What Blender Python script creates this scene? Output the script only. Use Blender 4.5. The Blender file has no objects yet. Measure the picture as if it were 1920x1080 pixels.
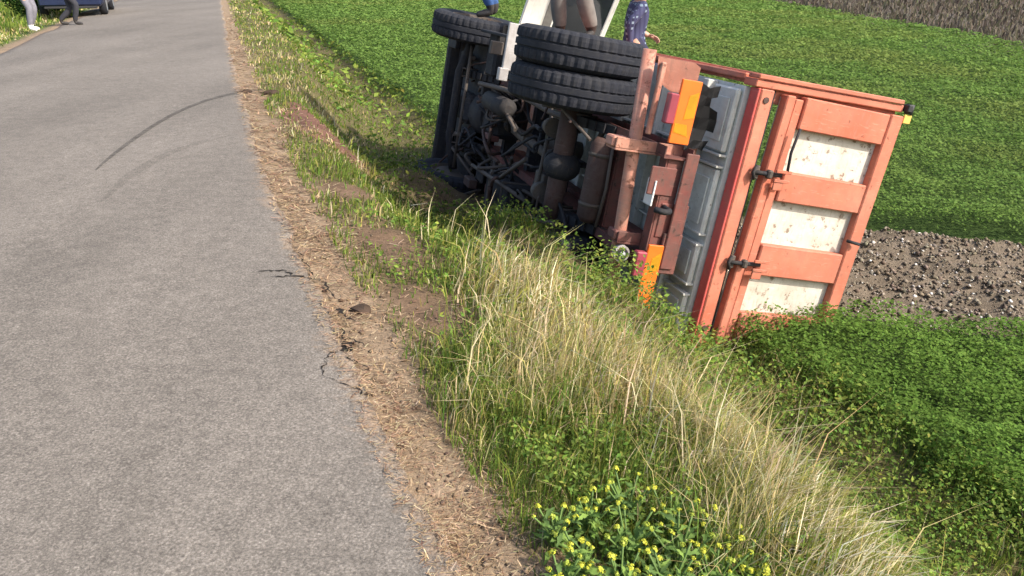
import bpy, bmesh, math, random
import numpy as np
from mathutils import Vector, Matrix

SC = bpy.context.scene
COL = SC.collection
rad = math.radians
random.seed(7)
RNG = np.random.default_rng(11)

# ------------------------------------------------------------------ camera
cam = bpy.data.cameras.new('camera')
cam.sensor_width = 36.0
cam.lens = 36.0 * 1500 / 1920
cam.clip_start, cam.clip_end = 0.05, 3000
cam_o = bpy.data.objects.new('camera', cam)
COL.objects.link(cam_o)
cam_o.location = (0, 0, 1.6)
cam_o.rotation_euler = (rad(90) - math.atan(619 / 1500), 0, 0)
SC.camera = cam_o

# ------------------------------------------------------------------ light
SUN = Vector((1.32, -0.80, 1.25)).normalized()
w = bpy.data.worlds.new('World')
SC.world = w
w.use_nodes = True
wn = w.node_tree
bg = wn.nodes['Background']
sky = wn.nodes.new('ShaderNodeTexSky')
sky.sky_type = 'NISHITA'
sky.sun_disc = False
sky.sun_elevation = math.asin(SUN.z)
sky.sun_rotation = math.atan2(SUN.x, SUN.y)
sky.air_density = 1.0
sky.dust_density = 3.0
wn.links.new(sky.outputs[0], bg.inputs[0])
bg.inputs[1].default_value = 0.15
sl = bpy.data.lights.new('sun', 'SUN')
sl.energy = 3.5
sl.angle = rad(1.5)
sl.color = (1.0, 0.93, 0.83)
so = bpy.data.objects.new('sun', sl)
COL.objects.link(so)
so.rotation_euler = SUN.to_track_quat('Z', 'Y').to_euler()
SC.view_settings.view_transform = 'Standard'
SC.view_settings.look = 'None'
SC.view_settings.gamma = 1
SC.view_settings.exposure = 0.95
SC.cycles.max_bounces = 6

# ------------------------------------------------------------------ helpers
def tag(o, label=None, cat=None, group=None, kind=None):
    if label: o['label'] = label
    if cat: o['category'] = cat
    if group: o['group'] = group
    if kind: o['kind'] = kind
    return o

def link(name, me, mat=None, parent=None):
    if mat is not None and not me.materials:
        me.materials.append(mat)
    o = bpy.data.objects.new(name, me)
    COL.objects.link(o)
    if parent is not None:
        o.parent = parent
    return o

def empty(name, loc=(0, 0, 0), rz=0.0):
    o = bpy.data.objects.new(name, None)
    COL.objects.link(o)
    o.empty_display_size = 0.2
    o.location = loc
    o.rotation_euler = (0, 0, rz)
    return o

def finish(bm, name, mat, parent=None, smooth=False):
    me = bpy.data.meshes.new(name)
    bm.normal_update()
    bm.to_mesh(me)
    bm.free()
    if smooth:
        me.shade_smooth()
    return link(name, me, mat, parent)

def bm_box(bm, x0, x1, y0, y1, z0, z1, bevel=0.0, mtx=None, seg=1):
    r = bmesh.ops.create_cube(bm, size=1.0)
    vs = r['verts']
    for v in vs:
        v.co = Vector(((x0 + x1) / 2 + v.co.x * (x1 - x0), (y0 + y1) / 2 + v.co.y * (y1 - y0), (z0 + z1) / 2 + v.co.z * (z1 - z0)))
    if bevel > 0:
        es = list({e for v in vs for e in v.link_edges})
        rb = bmesh.ops.bevel(bm, geom=es, offset=bevel, segments=seg, affect='EDGES', profile=0.6)
        vs = list({v for f in rb['faces'] for v in f.verts} | {v for v in vs if v.is_valid})
    if mtx is not None:
        bmesh.ops.transform(bm, matrix=mtx, verts=vs)
    return vs

def box(name, b, mat, parent=None, bevel=0.006, mtx=None):
    bm = bmesh.new()
    bm_box(bm, *b, bevel=bevel, mtx=mtx)
    return finish(bm, name, mat, parent)

def bm_tube(bm, pts, r, n=8, cap=True):
    pts = [Vector(p) for p in pts]
    rs = r if isinstance(r, (list, tuple)) else [r] * len(pts)
    rings = []
    up = None
    for i, p in enumerate(pts):
        t = (pts[min(i + 1, len(pts) - 1)] - pts[max(i - 1, 0)]).normalized()
        if up is None:
            a = Vector((0, 0, 1)) if abs(t.z) < 0.9 else Vector((1, 0, 0))
            up = t.cross(a).normalized()
        up = (up - t * up.dot(t)).normalized()
        s = t.cross(up)
        rings.append([bm.verts.new(p + (up * math.cos(k * 2 * math.pi / n) + s * math.sin(k * 2 * math.pi / n)) * rs[i]) for k in range(n)])
    for a, b in zip(rings, rings[1:]):
        for k in range(n):
            f = bm.faces.new((a[k], a[(k + 1) % n], b[(k + 1) % n], b[k]))
            f.smooth = True
    if cap:
        bm.faces.new(rings[0][::-1])
        bm.faces.new(rings[-1])

def tube(name, pts, r, mat, parent=None, n=8):
    bm = bmesh.new()
    bm_tube(bm, pts, r, n)
    return finish(bm, name, mat, parent)

def bm_lathe_y(bm, prof, n=32, c=(0, 0, 0)):
    """prof: list of (radius, y); revolve about the local Y axis."""
    rings = []
    for r, y in prof:
        rings.append([bm.verts.new((c[0] + r * math.cos(2 * math.pi * k / n), c[1] + y, c[2] + r * math.sin(2 * math.pi * k / n))) for k in range(n)])
    for a, b in zip(rings, rings[1:]):
        for k in range(n):
            f = bm.faces.new((a[k], a[(k + 1) % n], b[(k + 1) % n], b[k]))
            f.smooth = True
    bm.faces.new(rings[0][::-1])
    bm.faces.new(rings[-1])
    bmesh.ops.recalc_face_normals(bm, faces=bm.faces)

def curve_pts(pts, n=24):
    """Catmull-Rom through points."""
    P = [Vector(p) for p in pts]
    P = [P[0] * 2 - P[1]] + P + [P[-1] * 2 - P[-2]]
    out = []
    m = len(P) - 3
    for i in range(m):
        a, b, c, d = P[i:i + 4]
        k = max(2, n // m)
        for j in range(k):
            t = j / k
            out.append(0.5 * ((2 * b) + (c - a) * t + (2 * a - 5 * b + 4 * c - d) * t * t + (3 * b - a - 3 * c + d) * t ** 3))
    out.append(P[-2])
    return out

# value noise, numpy
_tab = RNG.random((256, 256))
def vn(x, y, s=1.0, o=0.0):
    x = np.asarray(x, float) * s + o * 15.4 + 500
    y = np.asarray(y, float) * s + o * 31.7 + 500
    xi, yi = np.floor(x).astype(int), np.floor(y).astype(int)
    fx, fy = x - xi, y - yi
    fx, fy = fx * fx * (3 - 2 * fx), fy * fy * (3 - 2 * fy)
    a, b = _tab[xi % 256, yi % 256], _tab[(xi + 1) % 256, yi % 256]
    c, d = _tab[xi % 256, (yi + 1) % 256], _tab[(xi + 1) % 256, (yi + 1) % 256]
    return (a * (1 - fx) + b * fx) * (1 - fy) + (c * (1 - fx) + d * fx) * fy
def fbm(x, y, s=1.0, o=0.0, oct=4):
    t, amp, tot = 0, 1.0, 0
    for k in range(oct):
        t = t + amp * vn(x, y, s * 2 ** k, o + k * 3.1)
        tot += amp
        amp *= 0.5
    return t / tot
def sstep(a, b, x):
    t = np.clip((x - a) / (b - a), 0, 1)
    return t * t * (3 - 2 * t)

# ------------------------------------------------------------------ materials
def new_mat(name):
    m = bpy.data.materials.new(name)
    m.use_nodes = True
    nt = m.node_tree
    nt.nodes.clear()
    out = nt.nodes.new('ShaderNodeOutputMaterial')
    return m, nt, out

def N(nt, t, **kw):
    n = nt.nodes.new(t)
    for k, v in kw.items():
        if k.startswith('i_'):
            n.inputs[k[2:].replace('_', ' ')].default_value = v
        else:
            setattr(n, k, v)
    return n

def ramp(nt, fac, stops):
    n = nt.nodes.new('ShaderNodeValToRGB')
    e = n.color_ramp.elements
    while len(e) < len(stops):
        e.new(0.5)
    for el, (p, c) in zip(e, stops):
        el.position = p
        el.color = (*c, 1) if len(c) == 3 else c
    nt.links.new(fac, n.inputs[0])
    return n.outputs[0]

def mixc(nt, fac, a, b):
    n = nt.nodes.new('ShaderNodeMix')
    n.data_type = 'RGBA'
    for s, v in ((0, fac), (6, a), (7, b)):
        if isinstance(v, (int, float)):
            n.inputs[s].default_value = v
        elif isinstance(v, tuple):
            n.inputs[s].default_value = (*v, 1)
        else:
            nt.links.new(v, n.inputs[s])
    return n.outputs[2]

def noise(nt, vec, scale, detail=4, rough=0.6, stretch=None):
    if stretch is not None:
        mp = nt.nodes.new('ShaderNodeMapping')
        mp.inputs['Scale'].default_value = stretch
        nt.links.new(vec, mp.inputs[0])
        vec = mp.outputs[0]
    n = nt.nodes.new('ShaderNodeTexNoise')
    n.inputs['Scale'].default_value = scale
    n.inputs['Detail'].default_value = detail
    n.inputs['Roughness'].default_value = rough
    nt.links.new(vec, n.inputs['Vector'])
    return n.outputs[0]

def bsdf(nt, out, color, rough=0.6, metal=0.0, bump=None, bstr=0.3, bdist=0.01, spec=0.5):
    b = nt.nodes.new('ShaderNodeBsdfPrincipled')
    if isinstance(color, tuple):
        b.inputs['Base Color'].default_value = (*color, 1)
    else:
        nt.links.new(color, b.inputs['Base Color'])
    if isinstance(rough, (int, float)):
        b.inputs['Roughness'].default_value = rough
    else:
        nt.links.new(rough, b.inputs['Roughness'])
    b.inputs['Metallic'].default_value = metal
    b.inputs['Specular IOR Level'].default_value = spec
    if bump is not None:
        bn = nt.nodes.new('ShaderNodeBump')
        bn.inputs['Strength'].default_value = bstr
        bn.inputs['Distance'].default_value = bdist
        nt.links.new(bump, bn.inputs['Height'])
        nt.links.new(bn.outputs[0], b.inputs['Normal'])
    nt.links.new(b.outputs[0], out.inputs[0])
    return b

def tc(nt, which='Object'):
    return nt.nodes.new('ShaderNodeTexCoord').outputs[which]

def worn(name, base, alt, dirt, edge=None, rust=(0.10, 0.04, 0.02), s=3.0, dirt_amt=0.45, rust_amt=0.62, rough=0.55, streak=(1, 1, 1), spec=0.4, metal=0.0):
    """Weathered surface: two tones, dirt film and rust / chip specks."""
    m, nt, out = new_mat(name)
    v = tc(nt)
    n1 = noise(nt, v, s, 5, 0.6, streak)
    c = ramp(nt, n1, [(0.35, base), (0.65, alt)])
    n2 = noise(nt, v, s * 4.3, 6, 0.7)
    d = ramp(nt, n2, [(dirt_amt, (0, 0, 0)), (dirt_amt + 0.3, (0.75, 0.75, 0.75))])
    c = mixc(nt, d, c, dirt)
    n3 = noise(nt, v, 17, 5, 0.65)
    r_ = ramp(nt, n3, [(rust_amt, (0, 0, 0)), (rust_amt + 0.05, (0.9, 0.9, 0.9))])
    c = mixc(nt, r_, c, rust)
    # scuffs: thin stretched marks; and broad brown film
    n4 = noise(nt, v, 7, 5, 0.65, (1.0, 1.3, 8.0))
    sc_ = ramp(nt, n4, [(0.55, (0, 0, 0)), (0.64, (0.7, 0.7, 0.7))])
    c = mixc(nt, sc_, c, tuple(0.75 * x + 0.25 * y for x, y in zip(dirt, alt)))
    n6 = noise(nt, v, 8, 4, 0.6, (1.0, 9.0, 1.4))
    c = mixc(nt, ramp(nt, n6, [(0.60, (0, 0, 0)), (0.66, (0.5, 0.5, 0.5))]), c, tuple(min(1, x * 1.12 + 0.03) for x in alt))
    n5 = noise(nt, v, 1.7, 6, 0.75)
    c = mixc(nt, ramp(nt, n5, [(0.44, (0, 0, 0)), (0.72, (0.6, 0.6, 0.6))]), c, dirt)
    bump = n2
    if edge is not None:
        bv = nt.nodes.new('ShaderNodeBevel'); bv.samples = 6; bv.inputs[0].default_value = 0.022
        ge = nt.nodes.new('ShaderNodeNewGeometry')
        dt = N(nt, 'ShaderNodeVectorMath', operation='DOT_PRODUCT')
        nt.links.new(bv.outputs[0], dt.inputs[0]); nt.links.new(ge.outputs['Normal'], dt.inputs[1])
        iv = N(nt, 'ShaderNodeMath', operation='SUBTRACT'); iv.inputs[0].default_value = 1.0
        nt.links.new(dt.outputs['Value'], iv.inputs[1])
        ml = N(nt, 'ShaderNodeMath', operation='MULTIPLY'); nt.links.new(iv.outputs[0], ml.inputs[0])
        nt.links.new(ramp(nt, noise(nt, v, 11, 6, 0.75), [(0.42, (0, 0, 0)), (0.62, (9, 9, 9))]), ml.inputs[1])
        ml.use_clamp = True
        c = mixc(nt, ml.outputs[0], c, edge)
        # uneven, knocked-about sheet metal
        ad = N(nt, 'ShaderNodeMath', operation='MULTIPLY_ADD'); ad.inputs[1].default_value = 6.0
        nt.links.new(noise(nt, v, 3.3, 2, 0.5), ad.inputs[0]); nt.links.new(n2, ad.inputs[2])
        bump = ad.outputs[0]
    bsdf(nt, out, c, rough, metal, bump=bump, bstr=0.3, bdist=0.005, spec=spec)
    return m

def simple(name, col, rough=0.6, metal=0.0, spec=0.5, var=0.15, s=8):
    m, nt, out = new_mat(name)
    v = tc(nt)
    n1 = noise(nt, v, s, 5, 0.6)
    c = ramp(nt, n1, [(0.3, tuple(max(0, x * (1 - var)) for x in col)), (0.7, tuple(min(1, x * (1 + var)) for x in col))])
    bsdf(nt, out, c, rough, metal, spec=spec, bump=n1, bstr=0.1, bdist=0.004)
    return m

M = {}
M['orange'] = worn('orange_paint', (0.50, 0.118, 0.062), (0.58, 0.20, 0.125), (0.31, 0.135, 0.09), edge=(0.17, 0.065, 0.04), rust=(0.17, 0.06, 0.035), s=2.2, dirt_amt=0.47, rust_amt=0.63, rough=0.68)
M['red_edge'] = worn('red_edge_paint', (0.50, 0.065, 0.06), (0.54, 0.10, 0.08), (0.38, 0.11, 0.08), s=3, dirt_amt=0.55, rust_amt=0.7)
M['cream'] = worn('cream_panel_paint', (0.52, 0.48, 0.405), (0.61, 0.58, 0.515), (0.37, 0.31, 0.24), rust=(0.17, 0.115, 0.08), s=4, dirt_amt=0.47, rust_amt=0.585, rough=0.7)
M['bedgrey'] = worn('bed_floor_grey', (0.52, 0.52, 0.47), (0.60, 0.60, 0.55), (0.36, 0.34, 0.29), rust=(0.10, 0.07, 0.05), s=3, dirt_amt=0.5, rust_amt=0.66)
M['frame'] = worn('dark_red_frame', (0.13, 0.035, 0.03), (0.20, 0.065, 0.05), (0.09, 0.06, 0.05), rust=(0.04, 0.02, 0.015), s=4, dirt_amt=0.42, rust_amt=0.6, rough=0.7)
M['barpaint'] = worn('bumper_bar_paint', (0.46, 0.15, 0.095), (0.54, 0.26, 0.185), (0.33, 0.19, 0.14), edge=(0.20, 0.10, 0.07), rust=(0.16, 0.06, 0.035), s=6, dirt_amt=0.4, rust_amt=0.58, rough=0.65)
M['plate'] = worn('faded_corner_paint', (0.54, 0.22, 0.15), (0.60, 0.30, 0.22), (0.40, 0.20, 0.15), rust=(0.2, 0.08, 0.05), s=4, dirt_amt=0.5, rust_amt=0.64, rough=0.7)
M['under'] = worn('underbody_grime', (0.015, 0.016, 0.021), (0.026, 0.026, 0.030), (0.06, 0.05, 0.041), rust=(0.07, 0.035, 0.02), s=3, dirt_amt=0.52, rust_amt=0.66, rough=0.8, spec=0.25)
M['dusty'] = worn('dusty_metal', (0.048, 0.043, 0.038), (0.095, 0.078, 0.066), (0.10, 0.073, 0.055), rust=(0.09, 0.04, 0.025), s=5, dirt_amt=0.4, rust_amt=0.62, rough=0.75)
M['rusty'] = worn('rusty_brown', (0.052, 0.027, 0.022), (0.085, 0.045, 0.036), (0.075, 0.052, 0.043), rust=(0.06, 0.025, 0.018), s=5, dirt_amt=0.4, rust_amt=0.58, rough=0.8)
M['pale'] = worn('pale_grey_steel', (0.36, 0.34, 0.33), (0.45, 0.43, 0.41), (0.26, 0.22, 0.19), s=5, dirt_amt=0.5, rust_amt=0.68)
M['white'] = worn('white_cab_paint', (0.74, 0.73, 0.68), (0.80, 0.79, 0.75), (0.55, 0.50, 0.42), s=2, dirt_amt=0.58, rust_amt=0.72)
M['rubber'] = worn('tyre_rubber', (0.012, 0.014, 0.020), (0.018, 0.020, 0.028), (0.036, 0.035, 0.036), rust=(0.03, 0.028, 0.027), s=5, dirt_amt=0.5, rust_amt=0.66, rough=0.85, spec=0.25)
M['black'] = simple('black_plastic', (0.02, 0.02, 0.022), 0.6)
M['reflor'] = simple('orange_reflector', (0.80, 0.15, 0.018), 0.35, var=0.1)
M['reflye'] = simple('yellow_reflector', (0.72, 0.42, 0.03), 0.35, var=0.1)
M['redlens'] = simple('red_lens', (0.27, 0.05, 0.07), 0.3, var=0.15)
M['lens'] = simple('clear_lens', (0.55, 0.56, 0.58), 0.2, var=0.1)
M['platewhite'] = simple('white_plate', (0.72, 0.71, 0.68), 0.5, var=0.08)
M['yellow'] = simple('yellow_marker', (0.72, 0.45, 0.10), 0.5, var=0.12)
M['glass'] = simple('dark_glass', (0.02, 0.025, 0.03), 0.08, var=0.1)
M['chrome'] = simple('rim_metal', (0.45, 0.45, 0.46), 0.35, metal=0.8, var=0.1)
M['carblue'] = simple('dark_blue_car_paint', (0.010, 0.017, 0.050), 0.25, spec=0.6, var=0.1)
M['carred'] = simple('tail_light_red', (0.35, 0.02, 0.02), 0.25)
M['skin'] = simple('skin', (0.46, 0.27, 0.19), 0.55, var=0.08)
M['hair'] = simple('dark_hair', (0.03, 0.022, 0.016), 0.6)
M['eye'] = simple('eye', (0.05, 0.04, 0.03), 0.2)
M['lip'] = simple('lip', (0.35, 0.12, 0.10), 0.5)
M['greycloth'] = simple('grey_trouser_cloth', (0.14, 0.132, 0.122), 0.9, var=0.18, s=14)
M['greyblue'] = simple('grey_blue_trouser_cloth', (0.16, 0.155, 0.18), 0.9, var=0.18, s=14)
M['darkcloth'] = simple('dark_trouser_cloth', (0.028, 0.028, 0.036), 0.9, var=0.2, s=14)
M['jeans'] = simple('blue_denim', (0.025, 0.07, 0.20), 0.9, var=0.25, s=18)
M['navy'] = simple('navy_cloth', (0.02, 0.022, 0.05), 0.9, var=0.2, s=14)
M['beigeshirt'] = simple('beige_shirt', (0.32, 0.29, 0.24), 0.9, var=0.1)
M['whitecloth'] = simple('white_cloth', (0.72, 0.71, 0.69), 0.85, var=0.06)
M['shoewhite'] = simple('white_shoe', (0.80, 0.78, 0.74), 0.6, var=0.05)
M['shoedark'] = simple('dark_shoe', (0.03, 0.026, 0.024), 0.6)

def plaid():
    m, nt, out = new_mat('blue_plaid_shirt')
    v = tc(nt)
    def band(axis, s):
        wv = N(nt, 'ShaderNodeTexWave', wave_type='BANDS', bands_direction=axis, wave_profile='SIN')
        wv.inputs['Scale'].default_value = s
        wv.inputs['Distortion'].default_value = 1.0
        wv.inputs['Detail'].default_value = 1.0
        nt.links.new(v, wv.inputs[0])
        return ramp(nt, wv.outputs[1], [(0.55, (0, 0, 0)), (0.7, (1, 1, 1))])
    c = mixc(nt, band('Z', 5.2), (0.012, 0.014, 0.045), (0.16, 0.21, 0.27))
    c = mixc(nt, band('X', 5.2), c, (0.045, 0.05, 0.11))
    c = mixc(nt, band('Y', 6.0), c, (0.03, 0.033, 0.085))
    bsdf(nt, out, c, 0.9)
    return m
M['plaid'] = plaid()

def attr_mat(name, trans=0.3, rough=0.65):
    """Plant material: per-leaf colour stored on the mesh, some light passes through."""
    m, nt, out = new_mat(name)
    a = N(nt, 'ShaderNodeAttribute', attribute_name='Col')
    b = nt.nodes.new('ShaderNodeBsdfPrincipled')
    b.inputs['Roughness'].default_value = rough
    b.inputs['Specular IOR Level'].default_value = 0.12
    nt.links.new(a.outputs[0], b.inputs['Base Color'])
    t = nt.nodes.new('ShaderNodeBsdfTranslucent')
    nt.links.new(a.outputs[0], t.inputs[0])
    mx = nt.nodes.new('ShaderNodeMixShader')
    mx.inputs[0].default_value = trans
    nt.links.new(b.outputs[0], mx.inputs[1])
    nt.links.new(t.outputs[0], mx.inputs[2])
    nt.links.new(mx.outputs[0], out.inputs[0])
    return m
M['plant'] = attr_mat('plant_leaf', 0.40, 0.8)
M['dry'] = attr_mat('dry_straw', 0.25, 0.6)
M['soilbits'] = attr_mat('soil_bits', 0.0, 0.95)

def ground_mat():
    m, nt, out = new_mat('soil_ground')
    v = tc(nt)
    a = N(nt, 'ShaderNodeAttribute', attribute_name='Col')
    n1 = noise(nt, v, 6, 8, 0.7)
    n2 = noise(nt, v, 55, 5, 0.7)
    f = ramp(nt, n1, [(0.3, (0.62, 0.62, 0.62)), (0.7, (1.3, 1.3, 1.3))])
    f2 = ramp(nt, n2, [(0.3, (0.7, 0.7, 0.7)), (0.7, (1.25, 1.25, 1.25))])
    mu = N(nt, 'ShaderNodeMix', data_type='RGBA', blend_type='MULTIPLY')
    mu.inputs[0].default_value = 1
    nt.links.new(a.outputs[0], mu.inputs[6]); nt.links.new(f, mu.inputs[7])
    mu2 = N(nt, 'ShaderNodeMix', data_type='RGBA', blend_type='MULTIPLY')
    mu2.inputs[0].default_value = 1
    nt.links.new(mu.outputs[2], mu2.inputs[6]); nt.links.new(f2, mu2.inputs[7])
    bsdf(nt, out, mu2.outputs[2], 0.95, bump=n2, bstr=0.6, bdist=0.02, spec=0.1)
    return m
M['ground'] = ground_mat()

def asphalt_mat():
    m, nt, out = new_mat('worn_asphalt')
    v = tc(nt)
    big = noise(nt, v, 0.5, 4, 0.55)
    track = noise(nt, v, 1.1, 3, 0.5, (1.0, 0.12, 1.0))
    mid = noise(nt, v, 9, 6, 0.7)
    fine = noise(nt, v, 105, 3, 0.75)
    fine2 = noise(nt, v, 260, 2, 0.7)
    c = ramp(nt, big, [(0.3, (0.158, 0.139, 0.118)), (0.7, (0.194, 0.171, 0.146))])
    def mul(c, fac, lo, hi, p0=0.3, p1=0.7):
        mu = N(nt, 'ShaderNodeMix', data_type='RGBA', blend_type='MULTIPLY')
        mu.inputs[0].default_value = 1
        nt.links.new(c, mu.inputs[6])
        nt.links.new(ramp(nt, fac, [(p0, (lo,) * 3), (p1, (hi,) * 3)]), mu.inputs[7])
        return mu.outputs[2]
    c = mul(c, track, 0.86, 1.10)
    c = mul(c, mid, 0.84, 1.14)
    c = mul(c, noise(nt, v, 32, 4, 0.7), 0.82, 1.18)
    c = mul(c, fine, 0.58, 1.42)
    c = mul(c, fine2, 0.7, 1.3)
    stain = noise(nt, v, 0.9, 5, 0.7, (1.0, 0.45, 1.0))
    c = mul(c, stain, 1.0, 0.84, 0.58, 0.72)
    at = N(nt, 'ShaderNodeAttribute', attribute_name='Col')
    dn = noise(nt, v, 14, 6, 0.75)
    ad = N(nt, 'ShaderNodeMath', operation='ADD'); nt.links.new(dn, ad.inputs[0]); nt.links.new(at.outputs[2], ad.inputs[1])
    c = mixc(nt, ramp(nt, ad.outputs[0], [(0.72, (0, 0, 0)), (1.0, (0.8, 0.8, 0.8))]), c, (0.27, 0.195, 0.135))
    vo = N(nt, 'ShaderNodeTexVoronoi')
    vo.inputs['Scale'].default_value = 85
    nt.links.new(v, vo.inputs['Vector'])
    c = mul(c, vo.outputs['Distance'], 1.25, 0.85, 0.1, 0.6)
    bsdf(nt, out, c, 0.92, bump=fine, bstr=0.7, bdist=0.006, spec=0.2)
    return m
M['asphalt'] = asphalt_mat()

def mark_mat(name, col, lo, hi, s=30):
    m, nt, out = new_mat(name)
    v = tc(nt)
    n = noise(nt, v, s, 5, 0.7)
    b = nt.nodes.new('ShaderNodeBsdfPrincipled')
    b.inputs['Base Color'].default_value = (*col, 1)
    b.inputs['Roughness'].default_value = 0.9
    b.inputs['Specular IOR Level'].default_value = 0.15
    nt.links.new(ramp(nt, n, [(0.3, (lo,) * 3), (0.7, (hi,) * 3)]), b.inputs['Alpha'])
    nt.links.new(b.outputs[0], out.inputs[0])
    return m
M['skid'] = mark_mat('rubber_mark', (0.065, 0.058, 0.051), 0.12, 0.58, 16)
M['skid2'] = mark_mat('faint_rubber_mark', (0.09, 0.08, 0.07), 0.0, 0.22, 14)
M['crack'] = simple('crack_dark', (0.025, 0.021, 0.018), 0.95, spec=0.1)

# ------------------------------------------------------------------ ground shape
def Xr(Y):
    Y = np.asarray(Y, float)
    Yc = np.maximum(Y, -0.5)
    return 0.08 - 0.345 * Y + 0.55 * np.exp(-Yc / 4.5)
def u_of(X, Y):
    return (np.asarray(X, float) - Xr(Y)) * 0.945
_pu = np.array([-400, -60, -12, -5.2, -4.4, -4.1, -3.97, 0, 0.12, 0.4, 0.85, 1.2, 1.5, 1.8, 2.15, 2.5, 2.85, 3.15, 4, 30, 900])
_pz = np.array([-0.6, -0.5, -0.35, -0.16, -0.07, -0.02, -0.02, -0.02, -0.035, -0.05, -0.07, -0.13, -0.36, -0.66, -0.95, -1.10, -1.07, -1.0, -1.0, -1.0, -1.0])
def in_plow(X, Y):
    n = 0.16 * (vn(X, Y, 1.6, 5) - 0.5) + 0.1 * (vn(X, Y, 5, 8) - 0.5)
    y0 = 5.62 - 0.20 * (X - 2.75) + n
    y1 = 7.80 - 0.40 * (X - 3.76) + n
    return (X > 1.2) & (u_of(X, Y) > 3.2) & (Y > y0) & (Y < y1)
def zg(X, Y):
    u = u_of(X, Y)
    # the truck tore the bank open beside it: the slope starts nearer the road there
    tear = 0.55 * sstep(4.6, 5.6, np.asarray(Y)) * sstep(15.0, 10.5, np.asarray(Y)) * sstep(0.35, 0.9, u) * sstep(3.0, 2.4, u)
    z = np.interp(u + tear, _pu, _pz)
    # banked-up earth against the truck
    z = z + 0.54 * np.exp(-((u - 1.95) / 0.40) ** 2 - ((np.asarray(Y) - 5.95) / 0.70) ** 2) + 0.44 * np.exp(-((u - 2.12) / 0.42) ** 2 - ((np.asarray(Y) - 4.95) / 0.75) ** 2) + 0.38 * np.exp(-((u - 1.85) / 0.4) ** 2 - ((np.asarray(Y) - 9.1) / 0.8) ** 2) + 0.34 * np.exp(-((u - 1.72) / 0.33) ** 2 - ((np.asarray(Y) - 6.7) / 1.0) ** 2)
    amp = np.interp(u, [-8, -4.3, -4.1, 0.02, 0.3, 1.0, 3.2, 6, 200], [0.06, 0.04, 0.0, 0.0, 0.03, 0.10, 0.10, 0.06, 0.15])
    z = z + amp * (fbm(X, Y, 1.1, 1) - 0.5) * 1.6 + np.minimum(amp, 0.07) * (fbm(X, Y, 7, 2) - 0.5) * 0.9
    pl = in_plow(np.asarray(X, float), np.asarray(Y, float))
    z = z + pl * (0.05 * np.sin((np.asarray(X) * 0.3 + np.asarray(Y)) * 16) + 0.10 * (fbm(X, Y, 9, 3) - 0.5))
    return z

def bald(X, Y):
    """0..1: how bare the verge is (1 = bare soil)."""
    u = u_of(X, Y)
    b = sstep(0.36, 0.10, u + 0.42 * (fbm(X, Y, 1.8, 11) - 0.5))
    def blob(cu, cy, ru, ry, k=1.0):
        return k * np.exp(-(((u - cu) / ru) ** 2 + ((Y - cy) / ry) ** 2) ** 1.3)
    jitter = 0.25 * (fbm(X, Y, 4, 12) - 0.5)
    for a in ((0.80, 9.1, 0.38, 1.05), (0.55, 4.75, 0.32, 0.65, 0.9), (0.5, 3.75, 0.35, 0.55, 0.9), (0.55, 6.0, 0.3, 0.4), (1.5, 3.55, 0.3, 0.35, 0.7),
              (0.30, 1.55, 0.30, 0.5), (1.75, 3.7, 0.3, 0.6, 0.6), (2.3, 8.3, 0.9, 1.6, 0.7), (2.3, 2.75, 0.2, 0.3, 0.5), (0.85, 3.55, 0.3, 0.3, 0.5)):
        b = np.maximum(b, blob(*a) + jitter * 0.6)
    b = np.where(np.exp(-(((u - 0.62) / 0.3) ** 2 + ((Y - 6.9) / 0.75) ** 2)) > 0.4, b * 0.15, b)
    return np.clip(b, 0, 1)

def grid_axes():
    us = np.concatenate([[-400, -150, -60, -30, -15, -9, -6.5, -5.4, -4.9, -4.6, -4.4, -4.25, -4.12, -4.0, -3.5, -2, -0.5, -0.1],
                         np.arange(0, 4.4, 0.045), np.arange(4.4, 8, 0.12), np.arange(8, 20, 0.6), np.geomspace(20, 900, 24)])
    ys = np.concatenate([np.arange(-14, 0, 2.0), np.arange(0, 1.2, 0.2), np.arange(1.2, 8.5, 0.055), np.arange(8.5, 14, 0.14), np.geomspace(14, 900, 90)])
    return us, ys
us, ys = grid_axes()
U, YY = np.meshgrid(us, ys, indexing='ij')
XX = Xr(YY) + U / 0.945
ZZ = zg(XX, YY)

def set_colors(me, cols):
    at = me.attributes.new('Col', 'FLOAT_COLOR', 'POINT')
    c4 = np.ones((len(cols), 4), np.float32)
    c4[:, :3] = np.clip(cols, 0, 1)
    at.data.foreach_set('color', c4.ravel())

def np_mesh(name, verts, faces, cols=None, smooth=False):
    """faces: int array (F, k)."""
    me = bpy.data.meshes.new(name)
    F, k = faces.shape
    me.vertices.add(len(verts))
    me.vertices.foreach_set('co', np.ascontiguousarray(verts, np.float32).ravel())
    me.loops.add(F * k)
    me.loops.foreach_set('vertex_index', np.ascontiguousarray(faces, np.int32).ravel())
    me.polygons.add(F)
    me.polygons.foreach_set('loop_start', np.arange(0, F * k, k, dtype=np.int32))
    me.polygons.foreach_set('loop_total', np.full(F, k, np.int32))
    if smooth:
        me.polygons.foreach_set('use_smooth', np.ones(F, bool))
    me.update(calc_edges=True)
    if cols is not None:
        set_colors(me, cols)
    return me

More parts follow.
